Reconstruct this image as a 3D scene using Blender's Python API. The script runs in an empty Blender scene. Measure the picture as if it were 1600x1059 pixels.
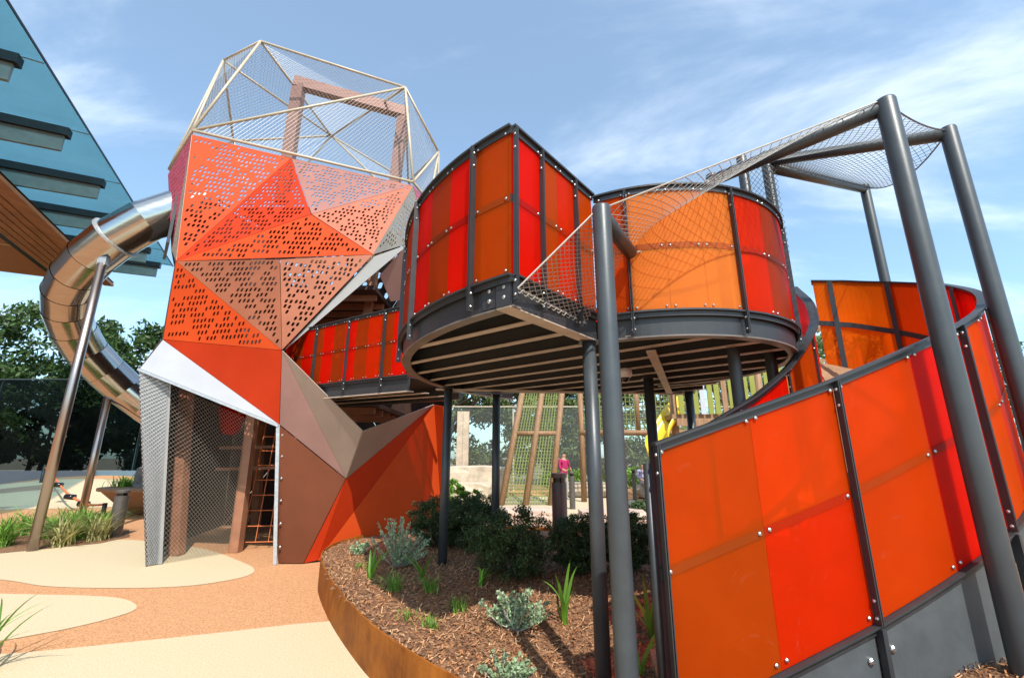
import bpy, math, random
import numpy as np
from mathutils import Vector, Matrix, geometry
R = math.radians
rnd = random.Random(7)
scene = bpy.context.scene
COL = scene.collection

# ------------------------------------------------------------------ camera, sky, sun, exposure
cam = bpy.data.objects.new('camera', bpy.data.cameras.new('camera'))
COL.objects.link(cam)
cam.location = (0, 0, 1.45)
cam.rotation_euler = (R(90 + 14.6), 0, 0)
cam.data.lens = 16.0
cam.data.sensor_width = 36.0
cam.data.clip_start = 0.05
cam.data.clip_end = 2000
scene.camera = cam

SUN_DIR = Vector((0.34, -0.94, 1.22)).normalized()      # towards the sun
SUN_EL = math.asin(SUN_DIR.z)
SUN_AZ = math.atan2(SUN_DIR.x, SUN_DIR.y)
world = bpy.data.worlds.new('World')
scene.world = world
world.use_nodes = True
nt = world.node_tree
nt.nodes.clear()
def wn(kind, **kw):
    n = nt.nodes.new(kind)
    for k, v in kw.items():
        setattr(n, k, v)
    return n
sky = wn('ShaderNodeTexSky', sky_type='NISHITA', sun_disc=False, sun_elevation=SUN_EL, sun_rotation=SUN_AZ,
         altitude=50, air_density=1.0, dust_density=1.2, ozone_density=2.0)
tc = wn('ShaderNodeTexCoord')
sep = wn('ShaderNodeSeparateXYZ')
nt.links.new(tc.outputs['Generated'], sep.inputs[0])
addz = wn('ShaderNodeMath', operation='ADD'); addz.inputs[1].default_value = 0.22
nt.links.new(sep.outputs['Z'], addz.inputs[0])
mxz = wn('ShaderNodeMath', operation='MAXIMUM'); mxz.inputs[1].default_value = 0.08
nt.links.new(addz.outputs[0], mxz.inputs[0])
cmb = wn('ShaderNodeCombineXYZ')
for i, ax in enumerate('XY'):
    dv = wn('ShaderNodeMath', operation='DIVIDE')
    nt.links.new(sep.outputs[ax], dv.inputs[0]); nt.links.new(mxz.outputs[0], dv.inputs[1])
    nt.links.new(dv.outputs[0], cmb.inputs[i])
mp = wn('ShaderNodeMapping')
mp.inputs['Rotation'].default_value = (0, 0, R(35))
mp.inputs['Scale'].default_value = (0.8, 1.7, 1)
mp.inputs['Location'].default_value = (2.6, 0.15, 0)
nt.links.new(cmb.outputs[0], mp.inputs[0])
n1 = wn('ShaderNodeTexNoise'); n1.inputs['Scale'].default_value = 0.95; n1.inputs['Detail'].default_value = 9
n1.inputs['Roughness'].default_value = 0.60; n1.inputs['Distortion'].default_value = 0.5
nt.links.new(mp.outputs[0], n1.inputs['Vector'])
r1 = wn('ShaderNodeMapRange'); r1.interpolation_type = 'SMOOTHSTEP'
r1.inputs['From Min'].default_value = 0.46; r1.inputs['From Max'].default_value = 0.80
r1.inputs['To Min'].default_value = 0.10; r1.inputs['To Max'].default_value = 0.78
nt.links.new(n1.outputs['Fac'], r1.inputs['Value'])
mixc = wn('ShaderNodeMix', data_type='RGBA')
mixc.inputs['B'].default_value = (8.0, 8.5, 9.0, 1)
nt.links.new(r1.outputs[0], mixc.inputs['Factor'])
tint = wn('ShaderNodeMix', data_type='RGBA', blend_type='MULTIPLY')
tint.inputs['Factor'].default_value = 1.0
tint.inputs['B'].default_value = (0.98, 1.28, 1.28, 1)
nt.links.new(sky.outputs[0], tint.inputs['A'])
nt.links.new(tint.outputs['Result'], mixc.inputs['A'])
bg = wn('ShaderNodeBackground'); bg.inputs['Strength'].default_value = 0.15
out = wn('ShaderNodeOutputWorld')
nt.links.new(mixc.outputs['Result'], bg.inputs['Color'])
nt.links.new(bg.outputs[0], out.inputs[0])

sun = bpy.data.objects.new('sun', bpy.data.lights.new('sun', 'SUN'))
COL.objects.link(sun)
sun.data.energy = 4.2
sun.data.angle = R(0.53)
sun.data.color = (1.0, 0.955, 0.88)
sun.rotation_euler = SUN_DIR.to_track_quat('Z', 'Y').to_euler()
sun.location = (6, -14, 20)

scene.view_settings.view_transform = 'Standard'
scene.view_settings.look = 'None'
scene.view_settings.exposure = 0.5
scene.view_settings.gamma = 1
scene.cycles.max_bounces = 8
scene.cycles.transparent_max_bounces = 24
scene.cycles.use_denoising = True
scene.cycles.sample_clamp_indirect = 6

# ------------------------------------------------------------------ materials
MATS = {}
def mat(name, col, rough=0.5, metal=0.0, var=0.12, scale=6.0, bump=0.0, bscale=60.0, coat=0.0, spec=0.5, stretch=None, col2=None, ramp=(0.35, 0.7)):
    m = bpy.data.materials.new(name)
    m.use_nodes = True
    t = m.node_tree
    p = t.nodes['Principled BSDF']
    p.inputs['Roughness'].default_value = rough
    p.inputs['Metallic'].default_value = metal
    p.inputs['Coat Weight'].default_value = coat
    p.inputs['Specular IOR Level'].default_value = spec
    tcn = t.nodes.new('ShaderNodeTexCoord')
    mpn = t.nodes.new('ShaderNodeMapping')
    if stretch:
        mpn.inputs['Scale'].default_value = stretch
    t.links.new(tcn.outputs['Object'], mpn.inputs[0])
    nz = t.nodes.new('ShaderNodeTexNoise')
    nz.inputs['Scale'].default_value = scale
    nz.inputs['Detail'].default_value = 8
    nz.inputs['Roughness'].default_value = 0.65
    t.links.new(mpn.outputs[0], nz.inputs['Vector'])
    rp = t.nodes.new('ShaderNodeValToRGB')
    rp.color_ramp.elements[0].position, rp.color_ramp.elements[1].position = ramp
    a = [max(0, c * (1 - var)) for c in col]
    b = col2 if col2 else [min(1, c * (1 + var)) for c in col]
    rp.color_ramp.elements[0].color = (*a, 1)
    rp.color_ramp.elements[1].color = (*b, 1)
    t.links.new(nz.outputs['Fac'], rp.inputs[0])
    t.links.new(rp.outputs[0], p.inputs['Base Color'])
    rr = t.nodes.new('ShaderNodeMapRange')
    rr.inputs['To Min'].default_value = max(0.03, rough - 0.1)
    rr.inputs['To Max'].default_value = min(1, rough + 0.1)
    t.links.new(nz.outputs['Fac'], rr.inputs['Value'])
    t.links.new(rr.outputs[0], p.inputs['Roughness'])
    if bump:
        nb = t.nodes.new('ShaderNodeTexNoise')
        nb.inputs['Scale'].default_value = bscale
        nb.inputs['Detail'].default_value = 5
        t.links.new(mpn.outputs[0], nb.inputs['Vector'])
        bp = t.nodes.new('ShaderNodeBump')
        bp.inputs['Strength'].default_value = min(1.0, bump)
        bp.inputs['Distance'].default_value = 0.01
        t.links.new(nb.outputs['Fac'], bp.inputs['Height'])
        t.links.new(bp.outputs[0], p.inputs['Normal'])
    MATS[name] = m
    return m

def acrylic(name, col, trans=0.2, tcol=None):
    """coloured translucent plastic sheet: glossy body colour, some light passes through"""
    m = mat(name, col, rough=0.36, var=0.08, scale=2.2, coat=0.0, spec=0.12)
    t = m.node_tree
    p = t.nodes['Principled BSDF']
    o = t.nodes['Material Output']
    tr = t.nodes.new('ShaderNodeBsdfTransparent')
    tr.inputs[0].default_value = (*(tcol or [min(1, c * 1.15 + 0.02) for c in col]), 1)
    tl = t.nodes.new('ShaderNodeBsdfTranslucent')
    tl.inputs[0].default_value = (*col, 1)
    m1 = t.nodes.new('ShaderNodeMixShader'); m1.inputs[0].default_value = 0.32
    m2 = t.nodes.new('ShaderNodeMixShader'); m2.inputs[0].default_value = trans
    # faint scuffs and hand marks
    sn = t.nodes.new('ShaderNodeTexNoise'); sn.inputs['Scale'].default_value = 5.0; sn.inputs['Detail'].default_value = 10
    sn.inputs['Roughness'].default_value = 0.75; sn.inputs['Distortion'].default_value = 2.5
    tco = t.nodes['Texture Coordinate']; t.links.new(tco.outputs['Object'], sn.inputs['Vector'])
    sr = t.nodes.new('ShaderNodeMapRange'); sr.inputs['From Min'].default_value = 0.60; sr.inputs['From Max'].default_value = 0.80; sr.inputs['To Max'].default_value = 0.22
    t.links.new(sn.outputs['Fac'], sr.inputs['Value'])
    sm_ = t.nodes.new('ShaderNodeMix'); sm_.data_type = 'RGBA'; sm_.inputs['B'].default_value = (0.75, 0.42, 0.28, 1)
    t.links.new(sr.outputs[0], sm_.inputs['Factor']); t.links.new(p.inputs['Base Color'].links[0].from_socket, sm_.inputs['A'])
    t.links.new(sm_.outputs['Result'], p.inputs['Base Color'])
    t.links.new(p.outputs[0], m1.inputs[1]); t.links.new(tl.outputs[0], m1.inputs[2])
    t.links.new(m1.outputs[0], m2.inputs[1]); t.links.new(tr.outputs[0], m2.inputs[2])
    t.links.new(m2.outputs[0], o.inputs[0])
    return m

def glassy(name, tint, refl=0.35, rough=0.03, body=None, bodyfac=0.0, trl=False):
    m = bpy.data.materials.new(name); m.use_nodes = True
    t = m.node_tree; t.nodes.clear()
    o = t.nodes.new('ShaderNodeOutputMaterial')
    tr = t.nodes.new('ShaderNodeBsdfTransparent'); tr.inputs[0].default_value = (*tint, 1)
    gl = t.nodes.new('ShaderNodeBsdfGlossy'); gl.inputs['Roughness'].default_value = rough
    lw = t.nodes.new('ShaderNodeLayerWeight'); lw.inputs[0].default_value = refl
    mx = t.nodes.new('ShaderNodeMixShader')
    t.links.new(lw.outputs['Fresnel'], mx.inputs[0])
    t.links.new(tr.outputs[0], mx.inputs[1]); t.links.new(gl.outputs[0], mx.inputs[2])
    last = mx
    if body:
        df = t.nodes.new('ShaderNodeBsdfTranslucent' if trl else 'ShaderNodeBsdfDiffuse'); df.inputs[0].default_value = (*body, 1)
        tc_ = t.nodes.new('ShaderNodeTexCoord'); nz = t.nodes.new('ShaderNodeTexNoise'); nz.inputs['Scale'].default_value = 0.8
        t.links.new(tc_.outputs['Object'], nz.inputs['Vector'])
        mr = t.nodes.new('ShaderNodeMapRange'); mr.inputs['To Min'].default_value = bodyfac * 0.8; mr.inputs['To Max'].default_value = bodyfac * 1.2
        t.links.new(nz.outputs['Fac'], mr.inputs['Value'])
        m2 = t.nodes.new('ShaderNodeMixShader')
        t.links.new(mr.outputs[0], m2.inputs[0])
        t.links.new(mx.outputs[0], m2.inputs[1]); t.links.new(df.outputs[0], m2.inputs[2])
        last = m2
    t.links.new(last.outputs[0], o.inputs[0])
    MATS[name] = m
    return m

def leafy(name, col, trans=0.35, var=0.35):
    m = mat(name, col, rough=0.5, var=var, scale=3.0, spec=0.4)
    t = m.node_tree
    p = t.nodes['Principled BSDF']; o = t.nodes['Material Output']
    ob = t.nodes.new('ShaderNodeNewGeometry')
    hs = t.nodes.new('ShaderNodeHueSaturation')
    mr = t.nodes.new('ShaderNodeMapRange'); mr.inputs['To Min'].default_value = 0.55; mr.inputs['To Max'].default_value = 1.45
    t.links.new(ob.outputs['Random Per Island'], mr.inputs['Value'])
    src = p.inputs['Base Color'].links[0].from_socket
    t.links.new(src, hs.inputs['Color']); t.links.new(mr.outputs[0], hs.inputs['Value'])
    t.links.new(hs.outputs[0], p.inputs['Base Color'])
    tl = t.nodes.new('ShaderNodeBsdfTranslucent')
    t.links.new(hs.outputs[0], tl.inputs[0])
    mx = t.nodes.new('ShaderNodeMixShader'); mx.inputs[0].default_value = trans
    t.links.new(p.outputs[0], mx.inputs[1]); t.links.new(tl.outputs[0], mx.inputs[2])
    t.links.new(mx.outputs[0], o.inputs[0])
    return m

acrylic('red', (0.88, 0.014, 0.002), 0.50, (0.9, 0.06, 0.03))
acrylic('scarlet', (0.80, 0.040, 0.002), 0.50, (0.9, 0.10, 0.03))
acrylic('rust', (0.52, 0.062, 0.005), 0.50, (0.7, 0.12, 0.03))
acrylic('ochre', (0.60, 0.088, 0.004), 0.50, (0.85, 0.18, 0.03))
acrylic('amber', (0.88, 0.30, 0.055), 0.50, (0.95, 0.35, 0.08))
acrylic('orange', (0.80, 0.11, 0.006), 0.50, (0.9, 0.2, 0.04))
mat('pole_steel', (0.044, 0.052, 0.058), 0.40, 0.0, 0.14, 5, 0.06, 180)
mat('steel', (0.030, 0.031, 0.034), 0.42, 0.0, 0.14, 5, 0.06, 180)
acrylic('tangerine', (0.74, 0.078, 0.003), 0.50, (0.9, 0.2, 0.04))
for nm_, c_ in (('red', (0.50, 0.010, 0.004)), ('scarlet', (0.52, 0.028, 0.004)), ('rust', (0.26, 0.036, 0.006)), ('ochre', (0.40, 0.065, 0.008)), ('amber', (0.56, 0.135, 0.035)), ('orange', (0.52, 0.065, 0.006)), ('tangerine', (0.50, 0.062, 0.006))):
    acrylic(nm_ + '_band', c_, 0.25)  # darker panel colours: shade of the rail behind put into the colour
mat('skirt_steel', (0.070, 0.077, 0.082), 0.45, 0.0, 0.16, 5, 0.05, 120)
acrylic('mandarin', (0.90, 0.20, 0.006), 0.55, (0.95, 0.3, 0.04))
acrylic('mandarin_band', (0.50, 0.085, 0.006), 0.25)  # same darkening by the rail behind, put into the colour
mat('steel_dark', (0.030, 0.029, 0.030), 0.42, 0.0, 0.2, 5)
mat('soffit_steel', (0.46, 0.37, 0.30), 0.5, 0.0, 0.2, 6)
mat('rim_steel', (0.15, 0.125, 0.11), 0.45, 0.0, 0.2, 6)
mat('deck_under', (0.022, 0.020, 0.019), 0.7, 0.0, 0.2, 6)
mat('bolt', (0.50, 0.50, 0.50), 0.38, 1.0, 0.1, 20)
mat('stainless', (0.46, 0.44, 0.42), 0.15, 1.0, 0.07, 3, 0.02, 90, stretch=(1, 1, 9))
mat('stainless_post', (0.42, 0.35, 0.32), 0.34, 1.0, 0.08, 3, 0.02, 200, stretch=(4, 4, .4))
mat('galv', (0.50, 0.52, 0.54), 0.45, 0.6, 0.16, 18)
mat('wire', (0.44, 0.40, 0.34), 0.4, 0.45, 0.1, 20)
mat('wire_dark', (0.11, 0.11, 0.11), 0.5, 0.3, 0.1, 20)
mat('cream_paint', (0.50, 0.42, 0.31), 0.4, 0, 0.1, 5)
mat('pole_brown', (0.30, 0.13, 0.07), 0.45, 0, 0.18, 5)
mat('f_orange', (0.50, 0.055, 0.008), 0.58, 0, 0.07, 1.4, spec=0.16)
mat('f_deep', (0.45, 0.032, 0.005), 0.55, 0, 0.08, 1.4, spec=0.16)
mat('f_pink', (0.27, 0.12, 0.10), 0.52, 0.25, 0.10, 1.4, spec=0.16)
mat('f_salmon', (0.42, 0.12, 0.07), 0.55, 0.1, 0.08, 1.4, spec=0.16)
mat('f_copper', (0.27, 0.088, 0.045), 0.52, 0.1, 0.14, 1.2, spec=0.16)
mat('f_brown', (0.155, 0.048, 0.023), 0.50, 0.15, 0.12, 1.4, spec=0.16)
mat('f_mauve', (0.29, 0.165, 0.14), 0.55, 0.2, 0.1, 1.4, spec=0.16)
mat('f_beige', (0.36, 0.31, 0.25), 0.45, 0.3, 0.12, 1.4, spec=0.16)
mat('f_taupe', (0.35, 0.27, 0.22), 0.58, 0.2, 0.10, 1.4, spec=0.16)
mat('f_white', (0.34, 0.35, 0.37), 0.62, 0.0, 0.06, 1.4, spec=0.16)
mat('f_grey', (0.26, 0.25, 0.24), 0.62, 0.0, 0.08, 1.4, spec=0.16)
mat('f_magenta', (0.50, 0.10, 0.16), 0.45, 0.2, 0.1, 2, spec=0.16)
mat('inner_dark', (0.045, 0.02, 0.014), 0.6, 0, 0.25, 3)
mat('rope_orange', (0.60, 0.16, 0.05), 0.7, 0, 0.2, 40)
mat('rubber_terracotta', (0.45, 0.195, 0.078), 0.85, 0, 0.28, 75, 0.35, 160, col2=(0.66, 0.345, 0.165), ramp=(0.38, 0.62))
mat('rubber_cream', (0.52, 0.41, 0.25), 0.85, 0, 0.10, 75, 0.30, 160, col2=(0.60, 0.49, 0.32), ramp=(0.38, 0.62))
mat('concrete', (0.42, 0.40, 0.37), 0.8, 0, 0.12, 3, 0.2, 40)
mat('earth', (0.20, 0.15, 0.10), 0.9, 0, 0.3, 0.6, 0.4, 10)
mat('mulch', (0.12, 0.045, 0.020), 0.95, 0, 0.75, 34, 1.0, 48, col2=(0.42, 0.21, 0.10))
mat('chip', (0.30, 0.135, 0.06), 0.85, 0, 0.6, 9, col2=(0.50, 0.30, 0.16))
mat('corten', (0.28, 0.075, 0.010), 0.6, 0.0, 0.35, 5, 0.12, 60, col2=(0.40, 0.125, 0.016), spec=0.15, stretch=(1, 1, 0.8))
mat('sandstone', (0.52, 0.42, 0.31), 0.9, 0, 0.22, 3.5, 0.6, 14)
mat('sandstone_pink', (0.50, 0.36, 0.28), 0.9, 0, 0.25, 3.5, 0.6, 14)
mat('boulder', (0.17, 0.165, 0.16), 0.85, 0, 0.4, 5, 0.6, 16)
mat('timber', (0.27, 0.15, 0.075), 0.7, 0, 0.3, 5, 0.25, 30, stretch=(6, 6, 0.6))
mat('timber_slat', (0.42, 0.165, 0.06), 0.5, 0, 0.25, 4, 0.1, 30, stretch=(1, .3, 5))
mat('soffit_orange', (0.50, 0.17, 0.045), 0.5, 0, 0.12, 2)
mat('net_green', (0.17, 0.20, 0.055), 0.8, 0, 0.3, 20)
mat('fin_metal', (0.17, 0.20, 0.19), 0.35, 0.2, 0.12, 3)
mat('fin_dark', (0.004, 0.004, 0.005), 0.4, 0.1, 0.12, 3)
mat('white_render', (0.40, 0.42, 0.45), 0.7, 0, 0.06, 1.5)
mat('yellow', (0.75, 0.50, 0.012), 0.3, 0, 0.06, 2, coat=0.3)
mat('lime', (0.22, 0.23, 0.03), 0.4, 0, 0.1, 2)
mat('bark', (0.16, 0.125, 0.10), 0.9, 0, 0.4, 8, 0.6, 25, stretch=(3, 3, .6))
mat('skin', (0.45, 0.24, 0.16), 0.5, 0, 0.05, 9)
mat('pink_cloth', (0.36, 0.012, 0.09), 0.85, 0, 0.15, 12)
mat('grey_cloth', (0.35, 0.34, 0.34), 0.85, 0, 0.1, 12)
mat('lilac_cloth', (0.40, 0.36, 0.52), 0.85, 0, 0.1, 12)
mat('blue_cloth', (0.12, 0.30, 0.55), 0.85, 0, 0.1, 12)
mat('hair', (0.03, 0.02, 0.015), 0.6, 0, 0.2, 30)
mat('plastic_white', (0.65, 0.63, 0.60), 0.4, 0, 0.05, 9)
mat('lens_black', (0.01, 0.01, 0.012), 0.1, 0, 0.05, 9)
mat('bollard', (0.10, 0.085, 0.075), 0.4, 0.2, 0.12, 8)
mat('dry_twig', (0.42, 0.37, 0.31), 0.9, 0, 0.3, 20)
leafy('leaf_tree', (0.060, 0.115, 0.028))
leafy('leaf_gum', (0.15, 0.20, 0.065))
leafy('leaf_dark', (0.062, 0.098, 0.030), 0.3)
leafy('leaf_bright', (0.16, 0.30, 0.035))
leafy('leaf_strap', (0.17, 0.36, 0.035), 0.4, 0.2)
leafy('leaf_silver', (0.30, 0.40, 0.22), 0.25, 0.2)
leafy('leaf_grass', (0.18, 0.34, 0.045))
leafy('leaf_straw', (0.42, 0.38, 0.15))
glassy('glass_sky', (0.60, 0.82, 0.90), 0.25, 0.03, (0.20, 0.38, 0.47), 0.24, True)
glassy('glass_dark', (0.46, 0.50, 0.50), 0.10, 0.03, (0.04, 0.045, 0.045), 0.08)
glassy('glass_clear', (0.86, 0.89, 0.89), 0.06, 0.04, (0.4, 0.42, 0.4), 0.07)
M = MATS

# ------------------------------------------------------------------ mesh helpers
class MB:
    def __init__(s):
        s.v, s.f = [], []
    def add(s, vs, fs):
        b = len(s.v)
        s.v += [tuple(p) for p in vs]
        s.f += [tuple(b + i for i in f) for f in fs]
        return s
    def hexa(s, p):          # 8 points: bottom ring 0-3, top ring 4-7
        return s.add(p, [(0, 3, 2, 1), (4, 5, 6, 7), (0, 1, 5, 4), (1, 2, 6, 5), (2, 3, 7, 6), (3, 0, 4, 7)])
    def box(s, c, size, rz=0.0):
        cx, cy, cz = c; hx, hy, hz = (k / 2 for k in size)
        co, si = math.cos(rz), math.sin(rz)
        p = [(cx + x * co - y * si, cy + x * si + y * co, cz + z) for z in (-hz, hz) for x, y in ((-hx, -hy), (hx, -hy), (hx, hy), (-hx, hy))]
        return s.hexa(p)
    def bar(s, a, b, w, h, up=(0, 0, 1)):   # rectangular bar between two points
        a, b = Vector(a), Vector(b); d = (b - a).normalized(); up = Vector(up)
        sx = d.cross(up)
        if sx.length < 1e-4: sx = d.cross(Vector((0, 1, 0)))
        sx.normalize(); uy = sx.cross(d).normalized()
        q = [(-w / 2, -h / 2), (w / 2, -h / 2), (w / 2, h / 2), (-w / 2, h / 2)]
        return s.hexa([a + sx * x + uy * y for x, y in q] + [b + sx * x + uy * y for x, y in q])
    def tube(s, pts, r, n=12, cap=True, r2=None):
        pts = [Vector(p) for p in pts]; N = len(pts); vs = []; fs = []
        prev = None
        for i, p in enumerate(pts):
            d = (pts[min(i + 1, N - 1)] - pts[max(i - 1, 0)]).normalized()
            if prev is None:
                sx = d.cross(Vector((0, 0, 1)))
                if sx.length < 1e-3: sx = Vector((1, 0, 0))
            else:
                sx = prev - d * prev.dot(d)
            sx.normalize(); prev = sx; uy = d.cross(sx)
            rr = r if r2 is None else r + (r2 - r) * i / (N - 1)
            for k in range(n):
                a = 2 * math.pi * k / n
                vs.append(p + (sx * math.cos(a) + uy * math.sin(a)) * rr)
        for i in range(N - 1):
            for k in range(n):
                k2 = (k + 1) % n
                fs.append((i * n + k, i * n + k2, (i + 1) * n + k2, (i + 1) * n + k))
        if cap:
            fs.append(tuple(range(n))[::-1]); fs.append(tuple((N - 1) * n + k for k in range(n)))
        return s.add(vs, fs)
    def lathe(s, c, prof, n=20, axis=None):   # profile of (radius, height)
        c = Vector(c); vs = []; fs = []
        for r, h in prof:
            for k in range(n):
                a = 2 * math.pi * k / n
                vs.append(c + Vector((r * math.cos(a), r * math.sin(a), h)))
        for i in range(len(prof) - 1):
            for k in range(n):
                k2 = (k + 1) % n
                fs.append((i * n + k, i * n + k2, (i + 1) * n + k2, (i + 1) * n + k))
        fs.append(tuple(range(n))[::-1]); fs.append(tuple((len(prof) - 1) * n + k for k in range(n)))
        return s.add(vs, fs)
    def sweep(s, secs):        # list of closed section loops (same count)
        n = len(secs[0]); vs = [p for q in secs for p in q]; fs = []
        for i in range(len(secs) - 1):
            for k in range(n):
                k2 = (k + 1) % n
                fs.append((i * n + k, i * n + k2, (i + 1) * n + k2, (i + 1) * n + k))
        fs.append(tuple(range(n))[::-1]); fs.append(tuple((len(secs) - 1) * n + k for k in range(n)))
        return s.add(vs, fs)
    def prism(s, poly, z0, z1):
        n = len(poly)
        vs = [(x, y, z0) for x, y in poly] + [(x, y, z1) for x, y in poly]
        fs = [tuple(range(n))[::-1], tuple(range(n, 2 * n))] + [(i, (i + 1) % n, n + (i + 1) % n, n + i) for i in range(n)]
        return s.add(vs, fs)
    def slab(s, pts, th, n=None):   # planar polygon with thickness, pushed back along -normal
        pts = [Vector(p) for p in pts]
        if n is None:
            n = (pts[1] - pts[0]).cross(pts[2] - pts[0]).normalized()
        k = len(pts); vs = pts + [p - n * th for p in pts]
        fs = [tuple(range(k)), tuple(range(k, 2 * k))[::-1]] + [(i, k + i, k + (i + 1) % k, (i + 1) % k) for i in range(k)]
        return s.add(vs, fs)
    def dome(s, p, nrm, r):        # bolt head
        p, nrm = Vector(p), Vector(nrm).normalized()
        a = nrm.cross(Vector((0, 0, 1)))
        if a.length < 1e-3: a = Vector((1, 0, 0))
        a.normalize(); b = nrm.cross(a)
        vs = []
        for rr, h in ((1.0, -0.1), (0.95, 0.45), (0.5, 0.8)):
            vs += [p + (a * math.cos(t) + b * math.sin(t)) * r * rr + nrm * h * r for t in [2 * math.pi * k / 8 for k in range(8)]]
        fs = [(i * 8 + k, i * 8 + (k + 1) % 8, (i + 1) * 8 + (k + 1) % 8, (i + 1) * 8 + k) for i in range(2) for k in range(8)]
        fs.append(tuple(16 + k for k in range(8)))
        return s.add(vs, fs)
    def mesh(s, name, m, smooth=False):
        me = bpy.data.meshes.new(name)
        me.from_pydata([tuple(p) for p in s.v], [], s.f)
        me.materials.append(M[m] if isinstance(m, str) else m)
        if smooth:
            me.polygons.foreach_set('use_smooth', [True] * len(me.polygons))
        me.update()
        return me
    def build(s, name, m, parent=None, smooth=False, kind=None, label=None, cat=None, group=None):
        return link(name, s.mesh(name, m, smooth), parent, kind, label, cat, group)

def link(name, me, parent=None, kind=None, label=None, cat=None, group=None):
    o = bpy.data.objects.new(name, me)
    COL.objects.link(o)
    if parent is not None:
        o.parent = parent
        root = parent
        off = Vector((0, 0, 0))
        while root is not None and root.type == 'EMPTY':
            off += root.location; root = root.parent
        if parent.type == 'EMPTY':
            o.matrix_parent_inverse = Matrix.Translation(-off)
    if kind: o['kind'] = kind
    if label: o['label'] = label
    if cat: o['category'] = cat
    if group: o['group'] = group
    return o

def thing(name, label, cat, loc=(0, 0, 0), group=None):
    o = bpy.data.objects.new(name, None)
    COL.objects.link(o)
    o.location = loc; o.empty_display_size = 0.2
    o['label'] = label; o['category'] = cat
    if group: o['group'] = group
    return o

def copy_thing(root, loc, rz=0.0, sc=1.0, label=None, group=None):
    r = root.copy(); COL.objects.link(r)
    r.location = loc; r.rotation_euler = (0, 0, rz); r.scale = (sc, sc, sc)
    if label: r['label'] = label
    if group: r['group'] = group
    def rec(a, b):
        for ch in list(a.children):
            if ch is b: continue
            c = ch.copy(); COL.objects.link(c); c.parent = b
            rec(ch, c)
    rec(root, r)
    return r

def smooth_angle(o, deg=40):
    try:
        o.data.shade_smooth_by_angle if False else None
    except Exception:
        pass

def catmull(pts, per=8, closed=False):
    P = [Vector(p) for p in pts]; out_ = []
    n = len(P)
    for i in range(n if closed else n - 1):
        p0 = P[(i - 1) % n] if closed or i > 0 else P[0] * 2 - P[1]
        p1, p2 = P[i], P[(i + 1) % n]
        p3 = P[(i + 2) % n] if closed or i + 2 < n else P[-1] * 2 - P[-2]
        for k in range(per):
            t = k / per
            out_.append(0.5 * ((2 * p1) + (p2 - p0) * t + (2 * p0 - 5 * p1 + 4 * p2 - p3) * t * t + (3 * p1 - p0 - 3 * p2 + p3) * t ** 3))
    if not closed: out_.append(P[-1])
    return out_

class Path:
    """plan curve; nrm() points to its right-hand side (outwards)"""
    def __init__(s, pts):
        s.p = [Vector((q[0], q[1])) for q in pts]
        s.s = [0.0]
        for a, b in zip(s.p, s.p[1:]): s.s.append(s.s[-1] + (b - a).length)
        s.L = s.s[-1]
    def seg(s, d):
        d = min(max(d, 0), s.L)
        for i in range(len(s.p) - 1):
            if d <= s.s[i + 1] + 1e-9: return i, d
        return len(s.p) - 2, d
    def pos(s, d):
        i, dd = s.seg(d); f = (dd - s.s[i]) / max(1e-9, s.s[i + 1] - s.s[i])
        return s.p[i].lerp(s.p[i + 1], f)
    def tan(s, d):
        a, b = s.pos(max(0, d - 0.04)), s.pos(min(s.L, d + 0.04))
        return (b - a).normalized()
    def nrm(s, d):
        t = s.tan(d); return Vector((t.y, -t.x))
    def at(s, d, z, off=0.0):
        q = s.pos(d) + s.nrm(d) * off
        return Vector((q.x, q.y, z))

def interp(tab):
    def f(d):
        if d <= tab[0][0]: return tab[0][1]
        for (a, x), (b, y) in zip(tab, tab[1:]):
            if d <= b: return x + (y - x) * (d - a) / (b - a)
        return tab[-1][1]
    return f

def rail(path, s0, s1, zf, w0, w1, h0, h1, step=0.07):
    """bar following the path: from offset w0 to w1 across, from zf+h0 to zf+h1 in height"""
    n = max(2, int((s1 - s0) / step) + 1); secs = []
    for i in range(n + 1):
        d = s0 + (s1 - s0) * i / n
        z = zf(d)
        secs.append([path.at(d, z + h0, w0), path.at(d, z + h0, w1), path.at(d, z + h1, w1), path.at(d, z + h1, w0)])
    return MB().sweep(secs)

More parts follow.
